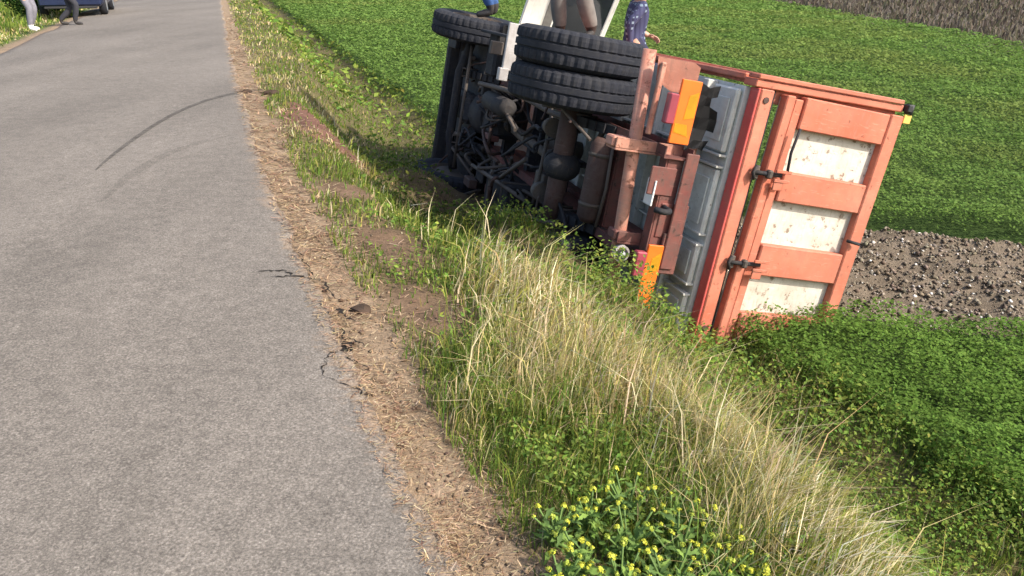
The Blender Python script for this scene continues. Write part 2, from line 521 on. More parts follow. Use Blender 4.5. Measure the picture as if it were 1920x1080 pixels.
nu, ny = U.shape
idx = np.arange(nu * ny).reshape(nu, ny)
gf = np.stack([idx[:-1, :-1], idx[1:, :-1], idx[1:, 1:], idx[:-1, 1:]], -1).reshape(-1, 4)
X1, Y1, U1 = XX.ravel(), YY.ravel(), U.ravel()
def L3(c): return np.array(c)[None, :]
soil = L3((0.155, 0.100, 0.066)) + (fbm(X1, Y1, 2.5, 20)[:, None] - 0.5) * L3((0.08, 0.055, 0.035))
ochre = L3((0.26, 0.19, 0.125))
under = L3((0.045, 0.075, 0.018))
verge = L3((0.115, 0.098, 0.045))
redsoil = L3((0.16, 0.085, 0.062))
plow = L3((0.160, 0.128, 0.094))
farbrown = L3((0.115, 0.095, 0.075))
b1 = bald(X1, Y1)[:, None]
gc = verge * (1 - b1) + soil * b1
k = (np.exp(-(((U1 - 0.8) / 0.5) ** 2 + ((Y1 - 9.1) / 1.3) ** 2)) > 0.4)[:, None]
gc = np.where(k, redsoil, gc)
t = sstep(0.42, 0.12, U1 + 0.2 * (fbm(X1, Y1, 3, 21) - 0.5))[:, None]
gc = gc * (1 - t) + ochre * t
t = sstep(2.9, 3.2, U1)[:, None]
gc = gc * (1 - t) + under * t
t = sstep(20, 60, np.hypot(X1, Y1))[:, None] * (U1 > 3.2)[:, None]
gc = gc * (1 - t) + L3((0.07, 0.135, 0.022)) * t
gc = np.where(in_plow(X1, Y1)[:, None], plow, gc)
fx = X1 - 15.4 - 0.8 * (fbm(X1, Y1, 0.3, 22) - 0.5)
gc = np.where((fx > 0)[:, None], farbrown + (fbm(X1, Y1, 0.5, 23)[:, None] - 0.5) * 0.06, gc)
t = sstep(-4.15, -4.6, U1)[:, None]
gc = np.where((U1 < -3.9)[:, None], ochre * (1 - t) + L3((0.075, 0.115, 0.025)) * t, gc)
me = np_mesh('ground', np.stack([X1, Y1, ZZ.ravel()], -1), gf, gc, True)
ground = link('ground', me, M['ground'])
tag(ground, 'soil ground of verge, ditch and fields beside the road', kind='structure')

# ------------------------------------------------------------------ road
def build_road():
    yv = np.concatenate([np.arange(-12, 1, 0.5), np.arange(1, 14, 0.045), np.geomspace(14, 400, 120)])
    er = Xr(yv) + 0.055 * (fbm(yv, yv * 0, 2.2, 30) - 0.5) * 2 + 0.035 * (fbm(yv, yv * 0, 11, 31) - 0.5) * 2
    el = Xr(yv) - 4.22 + 0.10 * (fbm(yv, yv * 0, 1.2, 32) - 0.5) * 2
    fr = np.array([0, 0.04, 0.25, 0.5, 0.75, 0.91, 0.94, 0.96, 0.98, 1.0])
    crown = np.interp(fr, [0, 0.04, 0.25, 0.5, 0.75, 0.96, 1.0], [-0.008, 0, 0.018, 0.03, 0.018, 0.002, -0.008])
    dust = np.array([0.5, 0.1, 0, 0, 0, 0.0, 0.03, 0.10, 0.24, 0.42])
    nf = len(fr)
    Xg = el[:, None] + (er - el)[:, None] * fr[None]
    Zg = np.broadcast_to(crown[None], Xg.shape)
    Yg = np.broadcast_to(yv[:, None], Xg.shape)
    top = np.stack([Xg, Yg, Zg], -1).reshape(-1, 3)
    n = len(yv)
    skl = np.stack([el - 0.02, yv, np.full(n, -0.09)], -1)
    skr = np.stack([er + 0.015, yv, np.full(n, -0.09)], -1)
    V = np.concatenate([top, skl, skr])
    i = np.arange(n * nf).reshape(n, nf)
    F = [np.stack([i[:-1, :-1], i[:-1, 1:], i[1:, 1:], i[1:, :-1]], -1).reshape(-1, 4)]
    a = n * nf + np.arange(n)
    F.append(np.stack([a[:-1], i[:-1, 0], i[1:, 0], a[1:]], -1))
    a2 = a + n
    F.append(np.stack([i[:-1, -1], a2[:-1], a2[1:], i[1:, -1]], -1))
    dv = np.broadcast_to(dust[None], Xg.shape) + 0.25 * (fbm(Xg, Yg, 2.5, 33) - 0.5) * (dust[None] > 0.01)
    dv = np.concatenate([dv.ravel(), np.full(2 * n, 0.5)])
    o = link('road', np_mesh('road', V, np.concatenate(F), np.repeat(dv[:, None], 3, axis=1)), M['asphalt'])
    tag(o, 'narrow worn grey asphalt country road', kind='structure')
    return o
road = build_road()
def zroad(x, y):
    el, er = float(Xr(y)) - 4.22, float(Xr(y))
    f = min(1, max(0, (x - el) / (er - el)))
    return float(np.interp(f, [0, 0.04, 0.25, 0.5, 0.75, 0.96, 1.0], [-0.008, 0, 0.018, 0.03, 0.018, 0.002, -0.008]))

def ribbon(name, pts, widths, mat, parent, dz=0.004):
    P = curve_pts([(p[0], p[1], 0) for p in pts], 60)
    bm = bmesh.new()
    prev = None
    for i, p in enumerate(P):
        t = (P[min(i + 1, len(P) - 1)] - P[max(i - 1, 0)]).normalized()
        s = Vector((-t.y, t.x, 0))
        w_ = float(np.interp(i / (len(P) - 1), np.linspace(0, 1, len(widths)), widths)) / 2
        a, b = p + s * w_, p - s * w_
        pair = [bm.verts.new((q.x, q.y, zroad(q.x, q.y) + dz)) for q in (a, b)]
        if prev:
            bm.faces.new((prev[0], prev[1], pair[1], pair[0]))
        prev = pair
    bmesh.ops.recalc_face_normals(bm, faces=bm.faces)
    o = finish(bm, name, mat, parent)
    return o

sk = ribbon('skid_mark', [(-3.34, 6.29), (-3.43, 6.71), (-3.546, 7.39), (-3.673, 8.37), (-3.718, 9.23), (-3.658, 9.94), (-3.489, 10.49), (-3.25, 10.75)], [0.015, 0.05, 0.065, 0.085, 0.10], M['skid'], road)
ribbon('skid_mark', [(-2.87, 5.39), (-3.0, 6.2), (-2.99, 7.05), (-2.74, 7.75)], [0.02, 0.10, 0.10, 0.04], M['skid2'], road)

def crack(pts, wd):
    """Jagged open crack with ragged width, a strip lying in the road surface."""
    P = []
    for a, b in zip(pts, pts[1:]):
        for k in range(7):
            t = k / 7
            P.append(Vector((a[0] + (b[0] - a[0]) * t + random.uniform(-.012, .012), a[1] + (b[1] - a[1]) * t + random.uniform(-.010, .010), 0)))
    bm = bmesh.new(); prev = None
    for i, p in enumerate(P):
        t = (P[min(i + 1, len(P) - 1)] - P[max(i - 1, 0)]).normalized()
        s = Vector((-t.y, t.x, 0))
        w_ = wd * random.choice((0.25, 0.5, 1.0, 1.5)) * (0.4 if i in (0, len(P) - 1) else 1)
        pair = [bm.verts.new((q.x, q.y, zroad(q.x, q.y) + 0.0045)) for q in (p + s * w_, p - s * w_)]
        if prev: bm.faces.new((prev[0], prev[1], pair[1], pair[0]))
        prev = pair
    bmesh.ops.recalc_face_normals(bm, faces=bm.faces)
    return finish(bm, 'crack', M['crack'], road)
crack([(-0.795, 3.40), (-0.75, 3.246), (-0.72, 3.13)], 0.016)
crack([(-0.72, 3.13), (-0.70, 3.08), (-0.60, 2.99)], 0.003)
crack([(-0.80, 3.06), (-0.79, 2.93), (-0.63, 2.83), (-0.585, 2.77)], 0.0035)
crack([(-0.58, 2.80), (-0.565, 2.76)], 0.009)
crack([(-1.40, 4.10), (-1.27, 4.125), (-1.18, 4.06)], 0.006)
crack([(-1.30, 4.02), (-1.16, 4.05), (-1.02, 4.0)], 0.007)
crack([(-1.26, 4.46), (-1.17, 4.25), (-1.06, 4.04)], 0.004)
crack([(-0.86, 3.62), (-0.80, 3.52), (-0.74, 3.48)], 0.012)
crack([(-0.77, 3.30), (-0.70, 3.26), (-0.66, 3.22)], 0.005)
crack([(-0.74, 3.20), (-0.80, 3.12), (-0.80, 3.06)], 0.003)
crack([(-1.02, 3.98), (-0.92, 3.80), (-0.86, 3.70)], 0.006)

# ------------------------------------------------------------------ vegetation generators
def jitter_cols(base, n, var=0.25, hue=0.12):
    b = np.asarray(base, float)
    if b.ndim == 1: b = np.broadcast_to(b, (n, 3))
    v = 1 + var * RNG.normal(size=(n, 1)) * 0.7
    h = 1 + hue * RNG.normal(size=(n, 3)) * 0.6
    return np.clip(b * np.clip(v, 0.45, 1.8) * h, 0.004, 0.9)

def blades(X, Y, Z, h, wd, lean, az, cols, curl=0.6):
    """Grass blades: 5 vertices, quad as 2 tris + tip tri.  lean = tip offset / height."""
    n = len(X)
    base = np.stack([X, Y, Z], -1)
    d = np.stack([np.cos(az), np.sin(az), np.zeros(n)], -1)
    fa = RNG.uniform(0, 2 * np.pi, n)
    s = np.stack([np.cos(fa), np.sin(fa), np.zeros(n)], -1)
    hh = h[:, None]; ll = lean[:, None]; ww = wd[:, None]
    mid = base + d * ll * hh * 0.30 + np.array([0, 0, 1.0]) * hh * 0.58
    tz = np.clip(1.0 - curl * ll * 0.55, 0.15, 1)
    tip = base + d * ll * hh + np.array([0, 0, 1.0]) * hh * tz
    V = np.stack([base - s * ww, base + s * ww, mid + s * ww * 0.8, mid - s * ww * 0.8, tip], 1).reshape(-1, 3)
    o = (np.arange(n) * 5)[:, None]
    T = np.concatenate([o + np.array([[0, 1, 2]]), o + np.array([[0, 2, 3]]), o + np.array([[3, 2, 4]])])
    C = np.repeat(cols, 5, axis=0)
    return V, T, C

def leaves(X, Y, Z, L, cols, up=0.55, wr=0.55):
    """Leaf diamonds folded on the midrib: 4 vertices, 2 tris."""
    n = len(X)
    c = np.stack([X, Y, Z], -1)
    az = RNG.uniform(0, 2 * np.pi, n)
    el = RNG.normal(0.12, 0.5 if up > 0.4 else 0.3, n)
    d = np.stack([np.cos(az) * np.cos(el), np.sin(az) * np.cos(el), np.sin(el)], -1)
    ro = RNG.normal(0, up, n)
    s0 = np.stack([-np.sin(az), np.cos(az), np.zeros(n)], -1)
    n0 = np.cross(d, s0)
    s = s0 * np.cos(ro)[:, None] + n0 * np.sin(ro)[:, None]
    nn = np.cross(s, d); nn = np.where(nn[:, 2:3] < 0, -nn, nn)
    LL = L[:, None]
    a = c - d * LL * 0.5
    b = c + d * LL * 0.5
    l = c + s * LL * wr * 0.5 + nn * LL * 0.10 - d * LL * 0.05
    r = c - s * LL * wr * 0.5 + nn * LL * 0.10 - d * LL * 0.05
    V = np.stack([a, r, b, l], 1).reshape(-1, 3)
    o = (np.arange(n) * 4)[:, None]
    T = np.concatenate([o + np.array([[0, 1, 2]]), o + np.array([[0, 2, 3]])])
    return V, T, np.repeat(cols, 4, axis=0)

def stuff(name, parts, mat, label, cat, kind='stuff', parent=None):
    Vs, Ts, Cs, off = [], [], [], 0
    for V, T, C in parts:
        Vs.append(V); Ts.append(T + off); Cs.append(C); off += len(V)
    o = link(name, np_mesh(name, np.concatenate(Vs), np.concatenate(Ts), np.concatenate(Cs)), mat, parent)
    return tag(o, label, cat, None, kind)

def sampleY(n, a, b):
    r = RNG.random(n)
    return 1 / (1 / a - r * (1 / a - 1 / b))

# truck footprint test (filled in from the pose below)
TRUCK_P = Vector((-0.112, 6.43, 0.093))
def _R(a, b, g):
    return Matrix.Rotation(a, 3, 'Z') @ Matrix.Rotation(b, 3, 'Y') @ Matrix.Rotation(g, 3, 'X')
TRUCK_R = _R(1.856, 0.019, 1.759)
TRUCK_M = Matrix.Translation(TRUCK_P) @ TRUCK_R.to_4x4()
_Rn = np.array(TRUCK_R); _Tn = np.array(TRUCK_P)
def in_truck(X, Y, Z, m=0.0):
    p = (np.stack([X, Y, Z], -1) - _Tn) @ _Rn
    bed = (p[:, 0] > -1.5 - m) & (p[:, 0] < 2.7 + m) & (p[:, 2] > 1.15 - m) & (p[:, 2] < 2.5 + m) & (np.abs(p[:, 1]) < 1.05 + m)
    ch = (p[:, 0] > -1.2) & (p[:, 0] < 4.5) & (p[:, 2] > 0.35) & (p[:, 2] < 1.3) & (np.abs(p[:, 1]) < 1.05)
    cab = (p[:, 0] > 2.6) & (p[:, 0] < 4.6) & (p[:, 2] > 0.4) & (p[:, 2] < 2.5) & (np.abs(p[:, 1]) < 1.05)
    return bed | ch | cab

GREEN_BLADE = np.array([(0.13, 0.20, 0.035), (0.18, 0.24, 0.04), (0.24, 0.27, 0.055), (0.10, 0.165, 0.03)])
DRY = np.array([(0.56, 0.46, 0.24), (0.48, 0.38, 0.18), (0.64, 0.55, 0.33), (0.40, 0.36, 0.11)])
def pick(pal, n):
    return pal[RNG.integers(0, len(pal), n)]

# --- verge: short green and straw blades
def verge_grass():
    n = 240000
    Y = sampleY(n, 1.05, 60); u = RNG.uniform(0.22, 3.3, n)
    X = Xr(Y) + u / 0.945
    b = bald(X, Y)
    patch = fbm(X, Y, 1.3, 40)
    tall = np.exp(-((u - 1.0) / 0.36) ** 2)
    keep = RNG.random(n) < np.clip(1.02 - 1.15 * b, 0.03, 1) * np.where((np.abs(u - 1.02) < 0.22) & (Y < 4.6), 0.6, 1.0) * np.where((u > 1.35) & (Y < 5.8), 0.5, 1.0) * np.where((u > 2.1) & (u < 3.0), 0.75, 1)
    X, Y, u, patch, tall = X[keep], Y[keep], u[keep], patch[keep], tall[keep]
    Z = zg(X, Y) - 0.01
    k = ~in_truck(X, Y, Z + 0.1)
    X, Y, Z, u, patch, tall = X[k], Y[k], Z[k], u[k], patch[k], tall[k]
    n = len(X)
    dryp = np.clip(0.27 - 0.16 * ((u < 0.85) & (u > 0.35) & (Y < 5)) + 1.9 * (patch - 0.5) + 0.22 * tall * (Y < 5) - 0.22 * (u > 1.35) - 0.22 * ((Y > 5.0) & (u > 0.75)), 0.05, 0.9)
    isdry = RNG.random(n) < dryp
    h = RNG.gamma(5, 1 / 5, n) * (0.06 + 0.045 * tall * (Y < 5) + 0.055 * (patch > 0.52) * (Y < 7.5)) * np.where(isdry, 1.25, 1.0)
    h = np.where(u > 1.3, h * 0.62 + 0.02, h) * np.where(Y > 7, 0.75, 1.0)
    h = np.clip(h * np.clip(1.15 - 0.5 * bald(X, Y), 0.4, 1.2), 0.03, 0.5)
    wd = np.clip(np.where(Y > 6, 0.0006, 0.00075) * np.hypot(Y, X), 0.0017, 0.05) * RNG.uniform(0.6, 1.4, n)
    az = np.where(RNG.random(n) < 0.5, RNG.normal(0.0, 0.8, n), RNG.uniform(-np.pi, np.pi, n))
    lean = np.abs(RNG.normal(0.35, 0.35, n)) + np.where(isdry, 0.12, 0)
    cg = jitter_cols(pick(GREEN_BLADE, n), n, 0.3, 0.15)
    cd = jitter_cols(pick(DRY, n), n, 0.3, 0.10)
    C = np.where(isdry[:, None], cd, cg)
    return blades(X, Y, Z, h, wd, lean, az, C)
p1 = verge_grass()

# --- crest: tall dry arching grass
def crest_grass():
    n = 19000
    Y = sampleY(n, 1.2, 14)
    u = RNG.normal(1.06, 0.10, n) + 0.16 * (vn(Y, Y * 0, 0.9, 41) - 0.5)
    X = Xr(Y) + u / 0.945
    cl = fbm(X, Y, 3.0, 42)
    keep = RNG.random(n) < np.clip((cl - 0.40) * 5.0, 0.02, 1) * sstep(4.9, 3.9, Y + 0.6 * (cl - 0.5)) + 0.008
    X, Y, u = X[keep], Y[keep], u[keep]
    Z = zg(X, Y) - 0.01
    k = ~in_truck(X, Y, Z + 0.2, 0.1); X, Y, Z = X[k], Y[k], Z[k]
    n = len(X)
    h = RNG.normal(0.195, 0.05, n).clip(0.08, 0.31)
    wd = np.clip(0.00105 * Y, 0.0022, 0.01) * RNG.uniform(0.6, 1.3, n)
    az = RNG.normal(0.15, 0.55, n)
    lean = np.abs(RNG.normal(0.50, 0.30, n))
    g = RNG.random(n) < 0.50
    C = np.where(g[:, None], jitter_cols((0.28, 0.29, 0.06), n, 0.25), jitter_cols(pick(np.array([(0.78, 0.67, 0.44), (0.70, 0.57, 0.34), (0.84, 0.76, 0.56)]), n), n, 0.22, 0.08))
    return blades(X, Y, Z, h, wd, lean, az, C, 0.9)
p2 = crest_grass()

# a handful of long single stalks near the truck and along the crest
def stalks():
    n = 60
    Y = RNG.uniform(1.6, 5.2, n); u = RNG.uniform(0.7, 1.5, n)
    X = Xr(Y) + u / 0.945
    Z = zg(X, Y)
    h = RNG.uniform(0.25, 0.48, n)
    return blades(X, Y, Z, h, np.full(n, 0.003), RNG.uniform(0.1, 0.6, n), RNG.normal(0.2, 0.8, n), jitter_cols((0.62, 0.53, 0.34), n, 0.2, 0.08), 0.6)
p3 = stalks()
stuff('verge_grass', [p1], M['plant'], 'mixed green and straw coloured short grass covering the road verge', 'grass')
stuff('dry_grass', [p2, p3], M['dry'], 'tall pale dry grass arching along the ditch crest', 'grass')

# --- broadleaf weeds on verge and ditch
def weeds():
    n = 170000
    Y = sampleY(n, 1.05, 40); u = RNG.uniform(0.4, 3.25, n)
    X = Xr(Y) + u / 0.945
    b = bald(X, Y); pt = fbm(X, Y, 1.6, 50)
    dens = sstep(0.46, 0.60, pt) * 0.6 * (u < 1.6) * (Y < 6) + (u > 1.3) * sstep(0.28, 0.50, pt) * np.where(Y > 6.6, 0.22, 1.0)
    for (cu, cy, ru, ry) in ((0.62, 2.75, 0.22, 0.35), (0.5, 2.3, 0.2, 0.25), (0.85, 1.95, 0.4, 0.4), (1.9, 4.9, 0.7, 1.2), (1.85, 6.0, 0.5, 0.8), (1.6, 6.6, 0.45, 0.9), (1.7, 8.6, 0.4, 0.9)):
        dens = np.maximum(dens, 0.75 * np.exp(-(((u - cu) / ru) ** 2 + ((Y - cy) / ry) ** 2)))
    keep = RNG.random(n) < dens * np.clip(1 - 1.1 * b, 0, 1)
    X, Y, u, pt = X[keep], Y[keep], u[keep], pt[keep]
    hh = 0.05 + 0.16 * fbm(X, Y, 4, 51) + 0.04 * (u > 1.5) + 0.14 * np.exp(-((u - 2.1) / 0.6) ** 2 - ((Y - 5.0) / 1.0) ** 2)
    Z = zg(X, Y) + hh * RNG.uniform(0.15, 1.0, len(X))
    k = ~in_truck(X, Y, Z); X, Y, Z, u, pt = X[k], Y[k], Z[k], u[k], pt[k]
    n = len(X)
    L = np.clip(0.0062 * np.hypot(X, Y), 0.018, 0.3) * RNG.uniform(0.6, 1.5, n)
    hollow_shade = (np.exp(-((u - 1.6) / 0.8) ** 2 - ((Y - 8.0) / 2.6) ** 2) > 0.35)  # shaded hollow beside the cab: its shade painted in as darker leaf colour
    C = jitter_cols(np.where(hollow_shade[:, None], 0.5, 1.0) * pick(np.array([(0.14, 0.225, 0.04), (0.18, 0.26, 0.05), (0.23, 0.28, 0.055), (0.11, 0.18, 0.035)]), n), n, 0.28, 0.15)
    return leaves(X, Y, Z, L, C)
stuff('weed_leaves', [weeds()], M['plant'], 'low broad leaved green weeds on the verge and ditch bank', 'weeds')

# --- field crop
def crop():
    n = 880000
    ln = RNG.random(n)
    r = 2.6 * (75 / 2.6) ** (ln ** 1.15)
    th = rad(90) - RNG.uniform(rad(-33), rad(50), n)
    X, Y = r * np.cos(th), r * np.sin(th)
    u = u_of(X, Y)
    edge = 3.08 + 0.5 * (fbm(X, Y, 2.2, 60) - 0.5)
    pl = in_plow(X, Y)
    keep = (u > edge) & ~pl & (X < 15.4 + 0.8 * (fbm(X, Y, 0.3, 22) - 0.5)) & (Y > -1)
    X, Y, r = X[keep], Y[keep], r[keep]
    cl = fbm(X, Y, 2.6, 61); lg = fbm(X, Y, 0.35, 62)
    far = sstep(7.2, 8.2, Y + 0.42 * (X - 3.76))
    hgt = 0.10 + 0.20 * cl + 0.10 * far
    f = RNG.random(len(X)) ** np.where(far > 0.5, 0.3, 0.6)
    gap = (vn(X, Y, 7, 63) < 0.22) & (far < 0.5)
    Z = zg(X, Y) + hgt * f * np.where(gap, 0.4, 1)
    k = ~in_truck(X, Y, Z); X, Y, Z, r, cl, lg, far = X[k], Y[k], Z[k], r[k], cl[k], lg[k], far[k]
    n = len(X)
    L = np.clip(np.where(far > 0.5, 0.0036, 0.0046) * r, 0.016, 0.6) * RNG.uniform(0.6, 1.4, n)
    near = np.array((0.122, 0.212, 0.036)); dist = np.array((0.132, 0.214, 0.047)); yel = np.array((0.195, 0.232, 0.060))
    t = np.clip(far * 0.95 + 0.05, 0, 1)[:, None]
    base = near * (1 - t) + dist * t
    ty = (np.clip((lg - 0.52) * 3.0, 0, 0.6) * far)[:, None]
    base = base * (1 - ty) + yel * ty
    base = base * (0.8 + 0.45 * cl[:, None])
    return leaves(X, Y, Z, L, jitter_cols(base, n, 0.11, 0.05), 0.3, 0.7)
stuff('field_crop', [crop()], M['plant'], 'dense green leafy crop covering the field beyond the ditch', 'crop')

# --- brown scrub far to the right
def scrub():
    n = 60000
    r = 15 * (95 / 15) ** RNG.random(n); th = RNG.uniform(rad(2), rad(60), n)
    X, Y = r * np.sin(th), r * np.cos(th)
    k = (X > 15.3 + 0.8 * (fbm(X, Y, 0.3, 22) - 0.5)) & (RNG.random(n) < 0.35 + fbm(X, Y, 0.8, 71)); X, Y, r = X[k], Y[k], r[k]
    n = len(X)
    h = RNG.gamma(4, 0.05, n) + 0.15 * fbm(X, Y, 0.6, 73)
    C = jitter_cols(pick(np.array([(0.12, 0.10, 0.08), (0.09, 0.07, 0.055), (0.17, 0.14, 0.10), (0.10, 0.095, 0.055)]), n), n, 0.3, 0.06)
    return blades(X, Y, zg(X, Y), h, np.clip(0.001 * r, 0.01, 0.1), np.abs(RNG.normal(0.4, 0.3, n)), RNG.uniform(0, 6.28, n), C)
stuff('scrub', [scrub()], M['plant'], 'grey brown dead scrub on the bare ground beyond the crop', 'scrub')

# --- left verge grass
def left_verge():
    n = 60000
    Y = sampleY(n, 8, 70); u = -4.25 - RNG.gamma(1.3, 3.0, n)
    X = Xr(Y) + u / 0.945
    keep = RNG.random(n) < sstep(4.25, 4.9, -u + 0.3 * (fbm(X, Y, 2, 70) - 0.5)) + 0.12
    X, Y, u = X[keep], Y[keep], u[keep]
    n = len(X)
    d = np.hypot(X, Y)
    h = np.clip(RNG.gamma(4, 0.035, n), 0.04, 0.4) * np.where(u > -4.9, 0.4, 1.0)
    dry = RNG.random(n) < np.where(u > -5.1, 0.5, 0.08)
    C = np.where(dry[:, None], jitter_cols(pick(DRY, n), n, 0.25), jitter_cols(pick(GREEN_BLADE, n), n, 0.25))
    return blades(X, Y, zg(X, Y), h, np.clip(0.0006 * d, 0.004, 0.05) * RNG.uniform(0.6, 1.4, n), np.abs(RNG.normal(0.35, 0.3, n)), RNG.uniform(0, 6.28, n), C)
stuff('left_verge_grass', [left_verge()], M['plant'], 'green grass on the far verge across the road', 'grass')

# --- straw litter and pebbles on the dirt strip
def litter():
    n = 36000
    Y = sampleY(n, 1.0, 26)
    u = np.abs(RNG.normal(0.15, 0.19, n)) - 0.07 + (RNG.random(n) < 0.10) * RNG.uniform(0.2, 1.0, n)
    X = Xr(Y) + u / 0.945
    c2 = fbm(X, Y, 3, 72)
    k = RNG.random(n) < np.where(u < 0, 0.22, np.clip(0.25 + 1.8 * (c2 - 0.3), 0.1, 1)); X, Y = X[k], Y[k]
    n = len(X); d = np.hypot(X, Y)
    az = RNG.normal(0.4, 0.9, n)
    L = RNG.uniform(0.012, 0.06, n) * np.clip(d / 4, 0.6, 3)
    wd = np.clip(0.00055 * d, 0.001, 0.02) * RNG.uniform(0.6, 1.5, n)
    c = np.stack([X, Y, np.maximum(zg(X, Y) + RNG.uniform(0.004, 0.022, n), np.where(u_of(X, Y) < 0.03, 0.004, -9))], -1)
    dv = np.stack([np.cos(az), np.sin(az), RNG.normal(0, 0.16, n)], -1) * L[:, None] * 0.5
    s = np.stack([-np.sin(az), np.cos(az), np.zeros(n)], -1) * wd[:, None]
    V = np.stack([c - dv - s, c + dv - s * 0.7, c + dv + s * 0.7, c - dv + s], 1).reshape(-1, 3)
    o = (np.arange(n) * 4)[:, None]
    T = np.concatenate([o + np.array([[0, 1, 2]]), o + np.array([[0, 2, 3]])])
    C = jitter_cols(pick(np.array([(0.44, 0.31, 0.18), (0.36, 0.24, 0.14), (0.52, 0.40, 0.25), (0.24, 0.15, 0.09), (0.19, 0.115, 0.07)]), n), n, 0.25, 0.1)
    return V, T, np.repeat(C, 4, axis=0)
stuff('straw_litter', [litter()], M['dry'], 'scattered dry straw lying on the dirt strip beside the asphalt', 'straw')

def clods(n, Xs, Ys, size, cols, sink=0.3):
    """Deformed octahedra."""
    o8 = np.array([(1, 0, 0), (-1, 0, 0), (0, 1, 0), (0, -1, 0), (0, 0, 1), (0, 0, -1)], float)
    f8 = np.array([(0, 2, 4), (2, 1, 4), (1, 3, 4), (3, 0, 4), (2, 0, 5), (1, 2, 5), (3, 1, 5), (0, 3, 5)])
    sc = size[:, None] * RNG.uniform(0.6, 1.3, (n, 3)) * np.array([1, 1, 0.7])
    V = o8[None] * sc[:, None, :] * RNG.uniform(0.7, 1.25, (n, 6, 1))
    a = RNG.uniform(0, 6.28, n); ca, sa = np.cos(a)[:, None], np.sin(a)[:, None]
    V = np.stack([V[..., 0] * ca - V[..., 1] * sa, V[..., 0] * sa + V[..., 1] * ca, V[..., 2] + 0.2 * V[..., 0]], -1)
    Z = zg(Xs, Ys) + size * sink
    V = V + np.stack([Xs, Ys, Z], -1)[:, None, :]
    T = (np.arange(n) * 6)[:, None, None] + f8[None]
    return V.reshape(-1, 3), T.reshape(-1, 3), np.repeat(cols, 6, axis=0)
def plow_clods():
    n = 110000
    X = RNG.uniform(1.4, 9.0, n); Y = RNG.uniform(3.5, 9, n)
    k = in_plow(X, Y); X, Y = X[k], Y[k]; k = ~in_truck(X, Y, zg(X, Y)); X, Y = X[k], Y[k]
    n = len(X)
    sz = RNG.gamma(1.6, 0.0058, n).clip(0.005, 0.030)
    C = jitter_cols(pick(np.array([(0.175, 0.142, 0.105), (0.14, 0.11, 0.08), (0.22, 0.185, 0.145)]), n), n, 0.25, 0.06)
    wh = RNG.random(n) < 0.05
    C[wh] = jitter_cols((0.60, 0.57, 0.52), wh.sum(), 0.15, 0.03)
    return clods(n, X, Y, np.where(wh, np.minimum(sz, 0.022), sz), C)
def verge_clods():
    n = 9000
    Y = sampleY(n, 1.1, 14); u = RNG.uniform(0.02, 1.0, n)
    X = Xr(Y) + u / 0.945
    k = RNG.random(n) < bald(X, Y) * 0.8 * sstep(0.9, 0.2, u) + 0.03; X, Y = X[k], Y[k]
    n = len(X)
    sz = RNG.gamma(1.5, 0.0032, n).clip(0.002, 0.014)
    C = jitter_cols(pick(np.array([(0.20, 0.14, 0.09), (0.15, 0.10, 0.07), (0.24, 0.18, 0.125), (0.10, 0.065, 0.045)]), n), n, 0.25, 0.06)
    return clods(n, X, Y, sz, C)
stuff('plough_clods', [plow_clods()], M['soilbits'], 'brown broken soil with pale stones in the ploughed strip', 'soil')
stuff('loose_gravel', [verge_clods()], M['soilbits'], 'loose dirt crumbs and gravel at the road edge', 'gravel')

def clod_thing(x, y, s, col, label, name='dirt_clod'):
    bm = bmesh.new()
    bmesh.ops.create_icosphere(bm, subdivisions=2, radius=1)
    for v in bm.verts:
        k = 0.7 + 0.6 * random.random()
        v.co = Vector((v.co.x * s[0] * k, v.co.y * s[1] * k, v.co.z * s[2] * k))
    o = finish(bm, name, col)
    o.location = (x, y, max(float(zg(x, y)), 0.0 if u_of(x, y) < 0.02 else -9) + s[2] * 0.35)
    o.rotation_euler = (0, 0, random.uniform(0, 6))
    return tag(o, label, 'clod')
M['clod'] = simple('dark_soil_clod', (0.055, 0.038, 0.028), 0.95, var=0.4, s=30, spec=0.1)
clod_thing(-3.47, 10.58, (0.10, 0.06, 0.035), M['clod'], 'dark dirt clod at the far end of the curved skid mark')
clod_thing(-3.17, 10.72, (0.11, 0.06, 0.04), M['clod'], 'dark clod in the verge grass just past the skid mark end')
clod_thing(-0.76, 3.66, (0.05, 0.04, 0.03), M['clod'], 'blackish clod at the crumbled asphalt edge above the crack')

# ================================================================== overturned dump truck
TR = empty('dump_truck')
TR.matrix_world = TRUCK_M
tag(TR, 'orange dump truck lying on its side in the ditch, underside towards the road', 'truck')
WB, WR = 3.42, 0.52
OH, ZF, ZT = -1.484, 1.244, 2.44      # rear of bed, floor, top

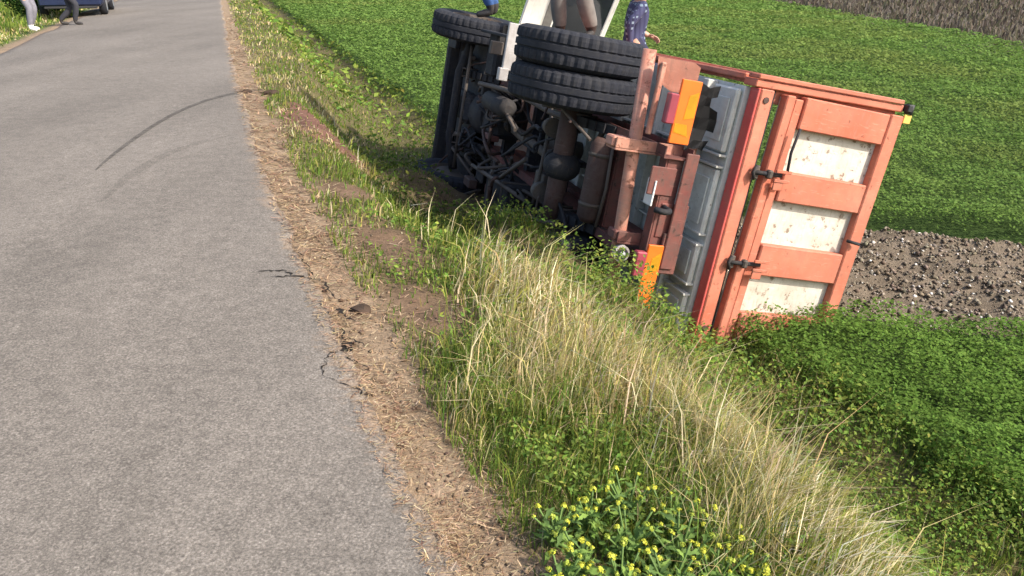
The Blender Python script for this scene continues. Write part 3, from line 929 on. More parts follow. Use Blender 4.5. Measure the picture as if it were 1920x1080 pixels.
# ---- wheels
def tyre_bm(wd=0.28, R=WR):
    bm = bmesh.new()
    n = 120
    h = wd / 2
    prof = [(0.285, -h * 0.72), (0.30, -h * 0.86), (0.38, -h * 0.99), (0.455, -h), (R - 0.03, -h * 0.90), (R - 0.006, -h * 0.78),
            (R, -h * 0.55), (R, -h * 0.30), (R - 0.016, -h * 0.26), (R - 0.016, -h * 0.20), (R, -h * 0.16), (R, h * 0.16),
            (R - 0.016, h * 0.20), (R - 0.016, h * 0.26), (R, h * 0.30), (R, h * 0.55), (R - 0.006, h * 0.78), (R - 0.03, h * 0.90),
            (0.455, h), (0.38, h * 0.99), (0.30, h * 0.86), (0.285, h * 0.72)]
    rings = []
    for j, (r, y) in enumerate(prof):
        ring = []
        for k in range(n):
            a = 2 * math.pi * k / n
            rr = r
            if 4 <= j <= 7 or 14 <= j <= 17:
                rr = r - (0.012 if k % 3 == 2 else 0)
            ring.append(bm.verts.new((rr * math.cos(a), y, rr * math.sin(a))))
        rings.append(ring)
    rings.append(rings[0])
    for a, b in zip(rings, rings[1:]):
        for k in range(n):
            bm.faces.new((a[k], a[(k + 1) % n], b[(k + 1) % n], b[k]))
    bmesh.ops.recalc_face_normals(bm, faces=bm.faces)
    return bm
def rim_bm():
    bm = bmesh.new()
    bm_lathe_y(bm, [(0.10, -0.10), (0.20, -0.115), (0.27, -0.08), (0.292, -0.125), (0.300, -0.125), (0.290, -0.06), (0.290, 0.06), (0.300, 0.125),
                    (0.292, 0.125), (0.27, 0.03), (0.20, 0.015), (0.14, 0.02), (0.12, 0.09), (0.08, 0.11), (0.02, 0.11)], 28)
    for k in range(8):
        a = k * math.pi / 4
        bm_tube(bm, [(0.17 * math.cos(a), 0.01, 0.17 * math.sin(a)), (0.17 * math.cos(a), 0.045, 0.17 * math.sin(a))], 0.016, 6)
    return bm
me_t = bpy.data.meshes.new('tyre'); b_ = tyre_bm(); b_.to_mesh(me_t); b_.free(); me_t.materials.append(M['rubber'])
me_r = bpy.data.meshes.new('rim'); b_ = rim_bm(); b_.to_mesh(me_r); b_.free(); me_r.materials.append(M['dusty'])
def wheel(name, x, y, flip, steer=0.0):
    e = bpy.data.objects.new(name, None); COL.objects.link(e); e.parent = TR
    e.location = (x, y, WR)
    e.rotation_euler = (0, random.uniform(0, 1), (math.pi if flip else 0) + steer)
    e.rotation_mode = 'XYZ'
    e.rotation_euler = (0, 0, (math.pi if flip else 0) + steer)
    link('tyre', me_t, None, e); link('rim', me_r, None, e)
    return e
for yy, fl in ((0.93, False), (0.642, False), (-0.642, True), (-0.93, True)):
    wheel('rear_wheel', 0, yy, fl)
wheel('front_wheel', WB, 0.915, False, rad(4))
wheel('front_wheel', WB, -0.915, True, rad(4))

# ---- chassis
for s in (1, -1):
    bm = bmesh.new()
    y0 = 0.37 * s
    bm_box(bm, -1.32, 4.2, y0 - 0.006, y0 + 0.006, 0.76, 0.98)
    bm_box(bm, -1.32, 4.2, min(y0 + 0.008 * s, y0 + 0.075 * s), max(y0 + 0.008 * s, y0 + 0.075 * s), 0.76, 0.768)
    bm_box(bm, -1.32, 4.2, min(y0 + 0.008 * s, y0 + 0.075 * s), max(y0 + 0.008 * s, y0 + 0.075 * s), 0.972, 0.98)
    finish(bm, 'chassis_rail', M['frame'], TR)
    box('subframe_rail', (-0.95, 2.7, y0 - 0.04, y0 + 0.04, 1.0, 1.13), M['frame'], TR)
for x in (-1.24, -0.45, 0.75, 1.6, 2.5, 3.9):
    bm = bmesh.new()
    bm_box(bm, x - 0.05, x + 0.05, -0.36, 0.36, 0.80, 0.812, 0.002)
    bm_box(bm, x - 0.05, x - 0.038, -0.36, 0.36, 0.815, 0.94, 0.002)
    bm_box(bm, x + 0.038, x + 0.05, -0.36, 0.36, 0.815, 0.94, 0.002)
    finish(bm, 'cross_member', M['frame' if x < 0 else 'under'], TR)
# rear bumper bar with its two brackets
bar_pts = [(-1.10, 1.045, 0.585), (-1.10, 0.4, 0.625), (-1.10, -0.3, 0.672), (-1.10, -1.0, 0.715)]
tube('bumper_bar', bar_pts, 0.048, M['barpaint'], TR, 14)
for y, z0 in ((0.40, 0.43), (-0.26, 0.60)):
    bm = bmesh.new()
    bm_box(bm, -1.18, -1.02, y - 0.045, y - 0.030, z0 + 0.02, 1.08, 0.003)
    bm_box(bm, -1.18, -1.165, y - 0.028, y + 0.045, z0 + 0.02, 1.08, 0.003)
    bm_box(bm, -1.16, -1.03, y - 0.028, y + 0.045, z0, z0 + 0.13, 0.01)
    finish(bm, 'bumper_bracket', M['frame'] if y < 0 else M['barpaint'], TR)
    bm = bmesh.new()
    zc = 0.625 if y > 0 else 0.668
    bm_tube(bm, [(-1.1, y - 0.035, zc), (-1.1, y + 0.02, zc)], 0.056, 14)
    finish(bm, 'bar_clamp', M['barpaint'], TR)
# rear cross plate and dark red uprights seen right of the bar
box('rear_plate', (-1.345, -1.325, -0.42, 0.42, 0.92, 1.02), M['frame'], TR)
box('rear_plate', (-1.30, -1.285, -0.20, 0.05, 0.84, 1.06), M['frame'], TR)
box('rear_plate', (-1.30, -1.285, 0.10, 0.30, 0.70, 0.90), M['frame'], TR)
box('tow_hook_plate', (-1.33, -1.30, -0.46, -0.16, 0.90, 1.05), M['frame'], TR)
bm = bmesh.new()
bm_tube(bm, curve_pts([(-1.30, 0.02, 0.86), (-1.42, 0.02, 0.84), (-1.45, 0.02, 0.78), (-1.40, 0.02, 0.74)], 12), 0.022, 8)
finish(bm, 'tow_hook', M['under'], TR)
# reflector boards
for (y0, y1, z0, z1, up) in ((0.475, 0.90, 0.745, 0.895, 1), (-0.90, -0.245, 0.785, 0.905, 0)):
    bd = box('reflector_board', (-1.36, -1.335, y0, y1, z0, z1), M['reflor'], TR, 0.004)
    w_ = z1 - z0
    def yq(a, b, c, d):
        bm = bmesh.new()
        vs = [bm.verts.new((-1.3625, *p)) for p in (a, b, c, d)]
        bm.faces.new(vs); bmesh.ops.solidify(bm, geom=bm.faces[:], thickness=0.002)
        finish(bm, 'yellow_stripe', M['reflye'], bd)
    if up:
        yq((0.83, z1 - 0.01), (0.66, z1 - 0.01), (0.64, z1 - 0.085), (0.80, z1 - 0.075))
        yq((0.61, z0 + 0.012), (0.61, z0 + 0.10), (0.53, z0 + 0.125), (0.55, z0 + 0.012))
    else:
        yq((-0.34, z0 + 0.045), (-0.29, z1 - 0.006), (-0.42, z1 - 0.006), (-0.46, z0 + 0.04))
box('tail_light', (-1.375, -1.31, 0.60, 0.80, 0.675, 0.742), M['redlens'], TR, 0.008)
box('tail_light', (-1.375, -1.31, -0.48, -0.30, 0.70, 0.782), M['redlens'], TR, 0.008)
bm = bmesh.new(); bm_tube(bm, [(-1.15, -0.375, 0.675), (-1.19, -0.375, 0.675)], 0.062, 20); ol = finish(bm, 'reversing_lamp', M['pale'], TR)
bm = bmesh.new(); bm_tube(bm, [(-1.191, -0.375, 0.675), (-1.20, -0.375, 0.675)], 0.045, 20); finish(bm, 'lamp_lens', M['black'], ol)
bm = bmesh.new(); bm_tube(bm, [(-1.2005, -0.375, 0.675), (-1.206, -0.375, 0.675)], 0.022, 14); finish(bm, 'lamp_bulb', M['lens'], ol)
box('number_plate', (-1.31, -1.19, 0.02, 0.20, 0.745, 0.757), M['platewhite'], TR, 0.002)
# pink-orange corner plate behind the top end of the bar
bm = bmesh.new()
vs = [bm.verts.new((-1.22, y, z)) for y, z in ((1.01, 0.60), (1.01, 0.88), (0.985, 0.93), (0.86, 0.93), (0.80, 0.885), (0.80, 0.745), (0.86, 0.62))]
f = bm.faces.new(vs)
bmesh.ops.solidify(bm, geom=[f], thickness=0.03)
bmesh.ops.recalc_face_normals(bm, faces=bm.faces)
finish(bm, 'corner_plate', M['plate'], TR)
box('corner_strut', (-1.26, -1.225, 0.50, 0.98, 0.62, 0.655), M['barpaint'], TR)
# torn mudflap remains
bm = bmesh.new()
g = [(y, z) for y in np.linspace(0.44, 0.88, 7) for z in np.linspace(0.93, 1.10, 4)]
vv = [bm.verts.new((-1.27 - 0.03 * math.sin(9 * y) + random.uniform(-.012, .012), y + random.uniform(-.015, .015), z + (0.03 * math.sin(13 * y)) * (z > 1.0))) for y, z in g]
for i in range(6):
    for j in range(3):
        if (i, j) not in ((1, 2), (4, 2)):
            bm.faces.new((vv[i * 4 + j], vv[i * 4 + j + 1], vv[i * 4 + j + 5], vv[i * 4 + j + 4]))
bmesh.ops.solidify(bm, geom=bm.faces[:], thickness=0.012)
finish(bm, 'mudflap', M['black'], TR)

# ---- axles, springs, driveline
tube('rear_axle', [(0, -0.47, 0.54), (0, -0.22, 0.55), (0, 0.22, 0.55), (0, 0.47, 0.54)], [0.075, 0.085, 0.085, 0.075], M['rusty'], TR, 14)
bm = bmesh.new()
bmesh.ops.create_uvsphere(bm, u_segments=20, v_segments=12, radius=0.16)
for v in bm.verts: v.co = Vector((v.co.x * 0.95, v.co.y * 0.8, v.co.z + 0.56))
for f in bm.faces: f.smooth = True
bm_tube(bm, [(0.12, 0, 0.57), (0.36, 0, 0.59)], [0.13, 0.07], 12)
finish(bm, 'differential', M['under'], TR)
bm = bmesh.new()
bm_tube(bm, [(-0.42, 0.33, 0.70), (-0.42, 0.28, 0.70), (-0.42, -0.30, 0.70), (-0.42, -0.35, 0.70)], [0.06, 0.095, 0.095, 0.06], 16)
at_ = finish(bm, 'air_tank', M['rusty'], TR)
for y in (0.2, -0.2):
    bm = bmesh.new(); bm_tube(bm, [(-0.42, y - 0.015, 0.70), (-0.42, y + 0.015, 0.70)], 0.101, 16); finish(bm, 'tank_strap', M['dusty'], at_)
tube('drain_pipe', [(-0.52, 0.30, 0.74), (-0.54, -0.05, 0.75), (-0.53, -0.36, 0.735)], 0.014, M['dusty'], TR)
def spring(x, y, z, hl):
    bm = bmesh.new()
    for k in range(6):
        l = hl * (1 - 0.13 * k)
        pts = [(x + t * l, y, z - 0.022 * k + 0.16 * (t * t) * (l / hl) ** 2) for t in np.linspace(-1, 1, 9)]
        for a, b in zip(pts, pts[1:]):
            r = bmesh.ops.create_cube(bm, size=1)
            L = Vector(b) - Vector(a)
            mt = Matrix.Translation((Vector(a) + Vector(b)) / 2) @ L.to_track_quat('X', 'Z').to_matrix().to_4x4() @ Matrix.Diagonal((L.length * 1.02, 0.075, 0.013, 1))
            bmesh.ops.transform(bm, matrix=mt, verts=r['verts'])
    o = finish(bm, 'leaf_spring', M['under'], TR)
    bm = bmesh.new()
    for dx in (-0.06, 0.06):
        bm_tube(bm, [(x + dx, y - 0.045, z + 0.06), (x + dx, y - 0.045, z - 0.16), (x + dx, y + 0.045, z - 0.16), (x + dx, y + 0.045, z + 0.06)], 0.011, 6)
    finish(bm, 'spring_clamp', M['dusty'], o)
for y in (0.40, -0.40):
    spring(0, y, 0.70, 0.66)
    spring(WB, y, 0.58, 0.58)
tube('front_axle', [(WB, -0.78, 0.50), (WB, -0.6, 0.46), (WB, -0.4, 0.40), (WB, 0.4, 0.40), (WB, 0.6, 0.46), (WB, 0.78, 0.50)], 0.055, M['under'], TR, 8)
tube('track_rod', [(WB - 0.22, -0.72, 0.45), (WB - 0.22, 0.72, 0.45)], 0.02, M['dusty'], TR)
tube('drag_link', [(WB - 0.1, 0.58, 0.52), (WB + 0.75, 0.52, 0.66)], 0.024, M['dusty'], TR)
tube('drag_link', [(WB - 0.3, -0.30, 0.44), (WB + 0.55, -0.42, 0.50)], 0.03, M['dusty'], TR)
tube('drive_shaft', [(0.36, 0, 0.59), (1.25, 0, 0.66), (1.3, 0, 0.665), (2.2, 0, 0.74)], [0.042, 0.042, 0.06, 0.042], M['dusty'], TR, 10)
for x in (0.37, 1.28, 2.18):
    tube('shaft_joint', [(x - 0.05, 0, 0.59 + (x - 0.37) * 0.083), (x + 0.05, 0, 0.60 + (x - 0.37) * 0.083)], 0.068, M['dusty'], TR, 10)
bm = bmesh.new()
bm_box(bm, 2.2, 2.75, -0.17, 0.17, 0.58, 0.92, 0.05)
bm_tube(bm, [(2.7, 0, 0.74), (3.0, 0, 0.74)], [0.2, 0.27], 14)
finish(bm, 'gearbox', M['under'], TR)
bm = bmesh.new()
bm_box(bm, 3.0, 4.05, -0.24, 0.24, 0.66, 1.25, 0.04)
bm_box(bm, 3.1, 3.9, -0.17, 0.17, 0.46, 0.665, 0.05)
for k in range(7):
    bm_tube(bm, [(3.05 + 0.14 * k, 0.245, 0.9), (3.05 + 0.14 * k, 0.30, 0.9)], 0.03, 8)
finish(bm, 'engine_block', M['under'], TR)
tube('oil_pan_pipe', [(3.2, 0.22, 0.62), (2.9, 0.30, 0.55), (2.5, 0.32, 0.60), (2.1, 0.22, 0.66)], 0.02, M['dusty'], TR)
bm = bmesh.new()
bm_box(bm, 4.10, 4.16, -0.36, 0.36, 0.62, 1.25, 0.01)
for k in range(16):
    bm_box(bm, 4.085, 4.098, -0.34 + k * 0.044, -0.325 + k * 0.044, 0.64, 1.22)
finish(bm, 'radiator', M['under'], TR)
# exhaust: pale brown pipe ending in a hook
tube('exhaust_pipe', curve_pts([(2.6, 0.36, 0.45), (1.5, 0.42, 0.433), (1.05, 0.40, 0.52), (0.6, 0.352, 0.638), (0.25, 0.37, 0.72), (0.0, 0.40, 0.798), (-0.06, 0.37, 0.835), (-0.10, 0.27, 0.80)], 40), 0.026, M['dusty'], TR, 10)
bm = bmesh.new()
bm_tube(bm, [(1.45, 0.24, 0.47), (1.5, 0.24, 0.47), (2.15, 0.24, 0.47), (2.2, 0.24, 0.47)], [0.04, 0.1, 0.1, 0.04], 16)
finish(bm, 'silencer', M['under'], TR)
# tanks and boxes hung on the rails
ft = bmesh.new(); bm_box(ft, 1.15, 1.95, -0.98, -0.46, 0.50, 0.95, 0.06, seg=2)
fo = finish(ft, 'fuel_tank', M['under'], TR)
for x in (1.32, 1.78): box('tank_strap', (x - 0.025, x + 0.025, -0.99, -0.45, 0.492, 0.958), M['dusty'], fo, 0.004)
box('battery_box', (1.55, 2.15, 0.50, 0.95, 0.52, 0.90), M['under'], TR, 0.015)
box('hydraulic_tank', (2.3, 2.62, 0.46, 0.92, 0.48, 1.05), M['under'], TR, 0.03)
tube('tipping_cylinder', [(1.0, 0, 0.80), (1.0, 0, 0.95), (1.0, 0, 1.16)], [0.11, 0.10, 0.08], M['dusty'], TR, 14)
# pale strut / mudguard stay between front and rear wheels
bm = bmesh.new()
bm_box(bm, 1.22, 1.26, 0.62, 1.05, 0.27, 0.385, 0.006, Matrix.Translation((0, 0, 0)))
bm_box(bm, 1.20, 1.28, 0.52, 0.64, 0.24, 0.33, 0.008)
finish(bm, 'mudguard_stay', M['pale'], TR)
box('stay_bracket', (1.4, 1.46, 0.74, 0.86, 0.18, 0.30), M['dusty'], TR)
box('side_guard', (1.35, 2.75, 0.90, 0.93, 0.40, 0.52), M['under'], TR)
# hoses and cables
random.seed(5)
for k in range(44):
    x = random.uniform(0.3, 3.9); y = random.uniform(-0.75, 0.5); z = random.uniform(0.42, 0.7)
    pts = [(x, y, z)]
    for j in range(4):
        pts.append((pts[-1][0] + random.uniform(-0.45, 0.35), pts[-1][1] + random.uniform(-0.28, 0.22), min(0.9, max(0.38, z + random.uniform(-0.12, 0.2)))))
    tube('hose', curve_pts(pts, 20), random.choice((0.010, 0.014, 0.02)), M[random.choice(('dusty', 'dusty', 'under', 'rusty'))], TR, 6)
for (a, b, r) in (((0.5, -0.45, 0.5), (2.4, -0.52, 0.46), 0.022), ((0.35, 0.15, 0.52), (0.35, -0.42, 0.50), 0.018), ((0.75, -0.1, 0.5), (1.3, -0.42, 0.45), 0.02), ((1.9, 0.3, 0.48), (1.1, 0.1, 0.46), 0.018), ((-0.2, -0.45, 0.52), (0.6, -0.62, 0.48), 0.025)):
    tube('brake_rod', [a, b], r, M['dusty'], TR)
for y in (0.28, -0.28): tube('brake_chamber', [(0.18, y, 0.50), (0.30, y, 0.50)], [0.085, 0.07], M['dusty'], TR, 12)

for k in range(26):
    x = random.uniform(0.25, 3.9); y = random.uniform(-0.8, 0.62); z = random.uniform(0.5, 0.82)
    a, b, c_ = (random.uniform(0.03, 0.16) for _ in range(3))
    box('bracket', (x - a, x + a, y - b * 0.6, y + b * 0.6, z - c_ * 0.3, z + c_ * 0.4), M[random.choice(('under', 'under', 'dusty', 'rusty', 'frame'))], TR, 0.008)

# ---- dump bed
XF = 2.62
fl = box('bed_floor', (OH + 0.10, XF, -0.925, 0.925, ZF - 0.04, ZF + 0.01), M['bedgrey'], TR, 0.004)
for x in (-1.0, -0.35, 0.3, 0.95, 1.6, 2.25):
    box('floor_beam', (x - 0.035, x + 0.035, -0.92, 0.92, ZF - 0.125, ZF - 0.042), M['bedgrey'], fl, 0.005)
for (y0, y1) in ((0.46, 0.90), (-0.14, 0.34), (-0.52, -0.20), (-0.92, -0.58)):
    bm = bmesh.new()
    bm_box(bm, OH + 0.12, OH + 0.43, y0, y1, ZF - 0.085, ZF - 0.042, 0.012)
    bm_box(bm, OH + 0.17, OH + 0.38, y0 + 0.07, y1 - 0.07, ZF - 0.098, ZF - 0.086, 0.003)
    finish(bm, 'floor_panel', M['bedgrey'], fl)
for y in (0.40, -0.17, -0.55):
    for dy in (-0.04, 0.04): box('floor_rib', (OH + 0.11, XF, y + dy - 0.008, y + dy + 0.008, ZF - 0.10, ZF - 0.042), M['bedgrey'], fl, 0.002)
# side walls (upper one is the truck's left side) with rails and ribs
for s in (1, -1):
    def yr(a, b): return (min(a * s, b * s), max(a * s, b * s))
    sd = box('side_wall', (OH + 0.03, XF, *yr(0.945, 0.965), ZF + 0.02, ZT - 0.02), M['orange'], TR, 0.003)
    for (z0, z1, y1) in ((ZF - 0.03, ZF + 0.075, 1.01), (ZT - 0.10, ZT, 1.015), (ZF + 0.52, ZF + 0.60, 0.995)):
        box('side_rail', (OH + 0.16, XF, *yr(0.967, y1), z0, z1), M['orange'], sd, 0.008)
    for x in (-0.7, 0.0, 0.7, 1.4, 2.1):
        box('side_rib', (x - 0.04, x + 0.04, *yr(0.967, 0.999), ZF + 0.08, ZT - 0.105), M['orange'], sd, 0.006)
    # corner post: two stacked angles, the outer bright one with a shadow line
    ps = box('corner_post', (OH - 0.005, OH + 0.15, *yr(0.935, 0.985), ZF - 0.035, ZT + 0.005), M['orange'], TR, 0.006)
    box('post_jamb', (OH + 0.05, OH + 0.075, *yr(0.84, 0.933), ZF + 0.01, ZT - 0.005), M['orange'], ps, 0.003)
    box('post_flange', (OH - 0.018, OH + 0.12, *yr(0.988, 1.02), ZF - 0.03, ZT - 0.01), M['orange'], ps, 0.006)
    bm = bmesh.new(); bm_tube(bm, [(OH - 0.01, 0.93 * s, ZT + 0.05), (OH - 0.01, 1.0 * s, ZT + 0.05)], 0.03, 12)
    bm_box(bm, OH - 0.045, OH + 0.03, *yr(0.945, 0.995), ZT + 0.01, ZT + 0.05, 0.005)
    finish(bm, 'top_hinge_pin', M['black'], TR)
    box('marker_tab', (OH - 0.03, OH - 0.015, *yr(0.865, 0.925), ZT + 0.012, ZT + 0.075), M['yellow'], TR, 0.003)
box('front_wall', (XF + 0.003, XF + 0.05, -1.0, 1.0, ZF, ZT + 0.02), M['orange'], TR)
# rear floor beam: orange face with red lower edge
rb_ = box('rear_beam', (OH - 0.02, OH + 0.09, -0.93, 0.93, ZF + 0.012, ZF + 0.115), M['orange'], TR, 0.008)
box('beam_edge', (OH - 0.012, OH + 0.088, -0.93, 0.93, ZF - 0.008, ZF + 0.010), M['red_edge'], rb_, 0.004)
box('beam_lip', (OH + 0.02, OH + 0.06, -0.93, 0.93, ZF + 0.117, ZF + 0.15), M['under'], rb_, 0.003)
for y in (0.86, -0.79):
    bm = bmesh.new(); bm_tube(bm, [(OH - 0.018, y, ZF + 0.06), (OH - 0.028, y, ZF + 0.06)], 0.022, 8); finish(bm, 'bolt', M['rusty'], rb_)
# tailgate, sprung slightly open at its lower end
TG = bpy.data.objects.new('tailgate', None); COL.objects.link(TG); TG.parent = TR
TG.location = (OH, 0.9, 1.44)
TG.rotation_euler = (rad(1.4), 0, 0)
def tgb(name, y0, y1, z0, z1, x0, x1, mat, bev=0.008):
    return box(name, (x0, x1, y0 - 0.9, y1 - 0.9, z0 - 1.44, z1 - 1.44), mat, TG, bev)
D0, D1 = -0.045, 0.03
tgb('tailgate_post', -0.905, 0.92, 1.445, 1.515, D0 - 0.005, D1, M['orange'])
tgb('tailgate_post', -0.905, 0.905, 1.527, 1.60, D0 + 0.018, D1, M['orange'])
tgb('tailgate_post', -0.905, 0.935, 2.325, 2.435, D0 - 0.005, D1, M['orange'])
for (y0, y1) in ((0.712, 0.928), (0.205, 0.415), (-0.345, -0.115), (-0.905, -0.64)):
    tgb('tailgate_rung', y0, y1, 1.602, 2.323, D0, D1, M['orange'])
for (y0, y1) in ((0.416, 0.711), (-0.114, 0.204), (-0.639, -0.346)):
    tgb('tailgate_panel', y0, y1, 1.595, 2.33, D1 - 0.015, D1 - 0.002, M['cream'], 0)
tgb('tailgate_skin', -0.90, 0.90, 1.45, 2.43, D1 + 0.001, D1 + 0.012, M['bedgrey'], 0)
# latches across the gap
for y in (0.385, -0.265):
    lt = bpy.data.objects.new('latch', None); COL.objects.link(lt); lt.parent = TR
    lt.location = (OH, y, 1.40)
    zo = 0.0 if y > 0 else 0.03
    bm = bmesh.new()
    bm_tube(bm, [(-0.055, 0, -0.06), (-0.06, 0, 0.02), (-0.055, 0, 0.16 + zo)], 0.016, 8)
    bm_tube(bm, [(-0.055, -0.05, -0.05), (-0.06, 0.0, -0.07), (-0.055, 0.045, -0.05)], 0.012, 8)
    finish(bm, 'latch_rod', M['under'], lt)
    bm = bmesh.new()
    bm_box(bm, -0.05, -0.022, -0.045, 0.045, -0.045, -0.015, 0.004)
    bm_box(bm, -0.09, -0.04, -0.03, 0.03, 0.035, 0.075, 0.01)
    finish(bm, 'latch_hook', M['dusty'], lt)
    bm = bmesh.new()
    for dy in (-0.045, 0.02):
        bm_box(bm, -0.098, -0.082, dy, dy + 0.022, 0.085 + zo, 0.21 + zo, 0.003)
    bm_box(bm, -0.095, -0.083, -0.10, -0.047, 0.09 + zo, 0.17 + zo, 0.003)
    finish(bm, 'latch_strap', M['orange'], lt)
tube('tailgate_rod', [(OH - 0.09, 0.72, 1.58), (OH - 0.085, 0.55, 1.565), (OH - 0.09, 0.42, 1.575)], 0.01, M['under'], TR, 6)
tube('tailgate_rod', [(OH - 0.06, -0.02, 2.27), (OH - 0.095, -0.03, 2.36)], 0.012, M['under'], TR, 6)

# ---- cab
def cab():
    bm = bmesh.new()
    prof = [(3.02, 0.86), (3.02, 2.25), (3.12, 2.36), (4.02, 2.38), (4.16, 2.30), (4.36, 1.55), (4.42, 1.35), (4.42, 0.62), (4.02, 0.62), (3.92, 0.95), (3.75, 1.08), (3.2, 1.08), (3.06, 0.86)]
    L, Rr = [], []
    for x, z in prof:
        k = 0.98 if z < 1.5 else 0.98 - 0.10 * (z - 1.5)
        L.append(bm.verts.new((x, k, z))); Rr.append(bm.verts.new((x, -k, z)))
    bm.faces.new(L); bm.faces.new(Rr[::-1])
    n = len(prof)
    for i in range(n):
        bm.faces.new((L[i], Rr[i], Rr[(i + 1) % n], L[(i + 1) % n]))
    bmesh.ops.recalc_face_normals(bm, faces=bm.faces)
    bmesh.ops.bevel(bm, geom=[e for e in bm.edges], offset=0.02, segments=2, affect='EDGES')
    c = finish(bm, 'cab', M['white'], TR)
    bm = bmesh.new()
    vs = [bm.verts.new(p) for p in ((4.185, -0.78, 2.24), (4.185, 0.78, 2.24), (4.372, 0.86, 1.56), (4.372, -0.86, 1.56))]
    f = bm.faces.new(vs); bmesh.ops.solidify(bm, geom=[f], thickness=0.012); bmesh.ops.recalc_face_normals(bm, faces=bm.faces)
    finish(bm, 'windscreen', M['glass'], c)
    for s in (1, -1):
        box('side_window', (3.3, 4.0, min(0.955 * s, 0.975 * s), max(0.955 * s, 0.975 * s), 1.60, 2.1), M['glass'], c, 0.004)
        box('headlight', (4.425, 4.455, min(0.62 * s, 0.88 * s), max(0.62 * s, 0.88 * s), 0.85, 1.02), M['lens'], c, 0.01)
        # wheel arch liner
        bm = bmesh.new()
        prev = None
        for k in range(13):
            a = math.pi * (0.02 + 0.9 * k / 12)
            p = (WB + 0.62 * math.cos(a), WR + 0.62 * math.sin(a))
            pr = [bm.verts.new((p[0], y * s, p[1])) for y in (0.72, 1.01)]
            if prev: bm.faces.new((prev[0], prev[1], pr[1], pr[0]))
            prev = pr
        bmesh.ops.solidify(bm, geom=bm.faces[:], thickness=0.015)
        finish(bm, 'wheel_arch', M['black'], c)
    for k in range(5): box('grille_bar', (4.423, 4.44, -0.5, 0.5, 1.06 + k * 0.05, 1.085 + k * 0.05), M['black'], c, 0.003)
    bm = bmesh.new()
    bm_box(bm, 4.43, 4.58, -1.0, 1.0, 0.46, 0.70, 0.03)
    finish(bm, 'front_bumper', M['under'], TR)
    box('cab_floor', (3.05, 4.40, -0.93, 0.93, 0.60, 0.615), M['under'], TR, 0.002)
    box('step', (4.0, 4.4, 0.62, 0.95, 0.44, 0.50), M['under'], TR, 0.01)
    # driver's door flung open towards the sky
    d = bpy.data.objects.new('cab_door', None); COL.objects.link(d); d.parent = TR
    d['label'] = 'white cab door flung open to the sky'
    d.location = (3.80, 1.0, 0.0)
    d.rotation_euler = (0, 0, rad(-62))
    bm = bmesh.new()
    bm_box(bm, -0.98, 0, -0.02, 0.03, 1.14, 1.56, 0.015)
    finish(bm, 'door_shell', M['white'], d)
    bm = bmesh.new()
    for b in ((-0.98, -0.90, -0.015, 0.02, 1.562, 2.22), (-0.09, -0.02, -0.015, 0.02, 1.562, 2.22), (-0.98, -0.02, -0.015, 0.02, 2.222, 2.29)):
        bm_box(bm, *b, bevel=0.008)
    finish(bm, 'window_frame', M['white'], d)
    box('door_glass', (-0.90, -0.09, -0.002, 0.004, 1.562, 2.22), M['glass'], d, 0)
    box('door_trim', (-0.90, -0.08, -0.035, -0.022, 1.42, 1.53), M['greycloth'], d, 0.004)
    box('door_handle', (-0.86, -0.70, -0.07, -0.037, 1.36, 1.39), M['black'], d, 0.006)
cab()

# ================================================================== people
def two_bone(a, b, l1, l2, bend):
    a, b, bend = Vector(a), Vector(b), Vector(bend)
    d = b - a
    L = min(d.length, (l1 + l2) * 0.995)
    dn = d.normalized()
    b = a + dn * L
    x = (l1 * l1 - l2 * l2 + L * L) / (2 * L)
    h = math.sqrt(max(0, l1 * l1 - x * x))
    bp = (bend - dn * bend.dot(dn))
    bp = bp.normalized() if bp.length > 1e-6 else Vector((0, 0, 1))
    return a + dn * x + bp * h, b

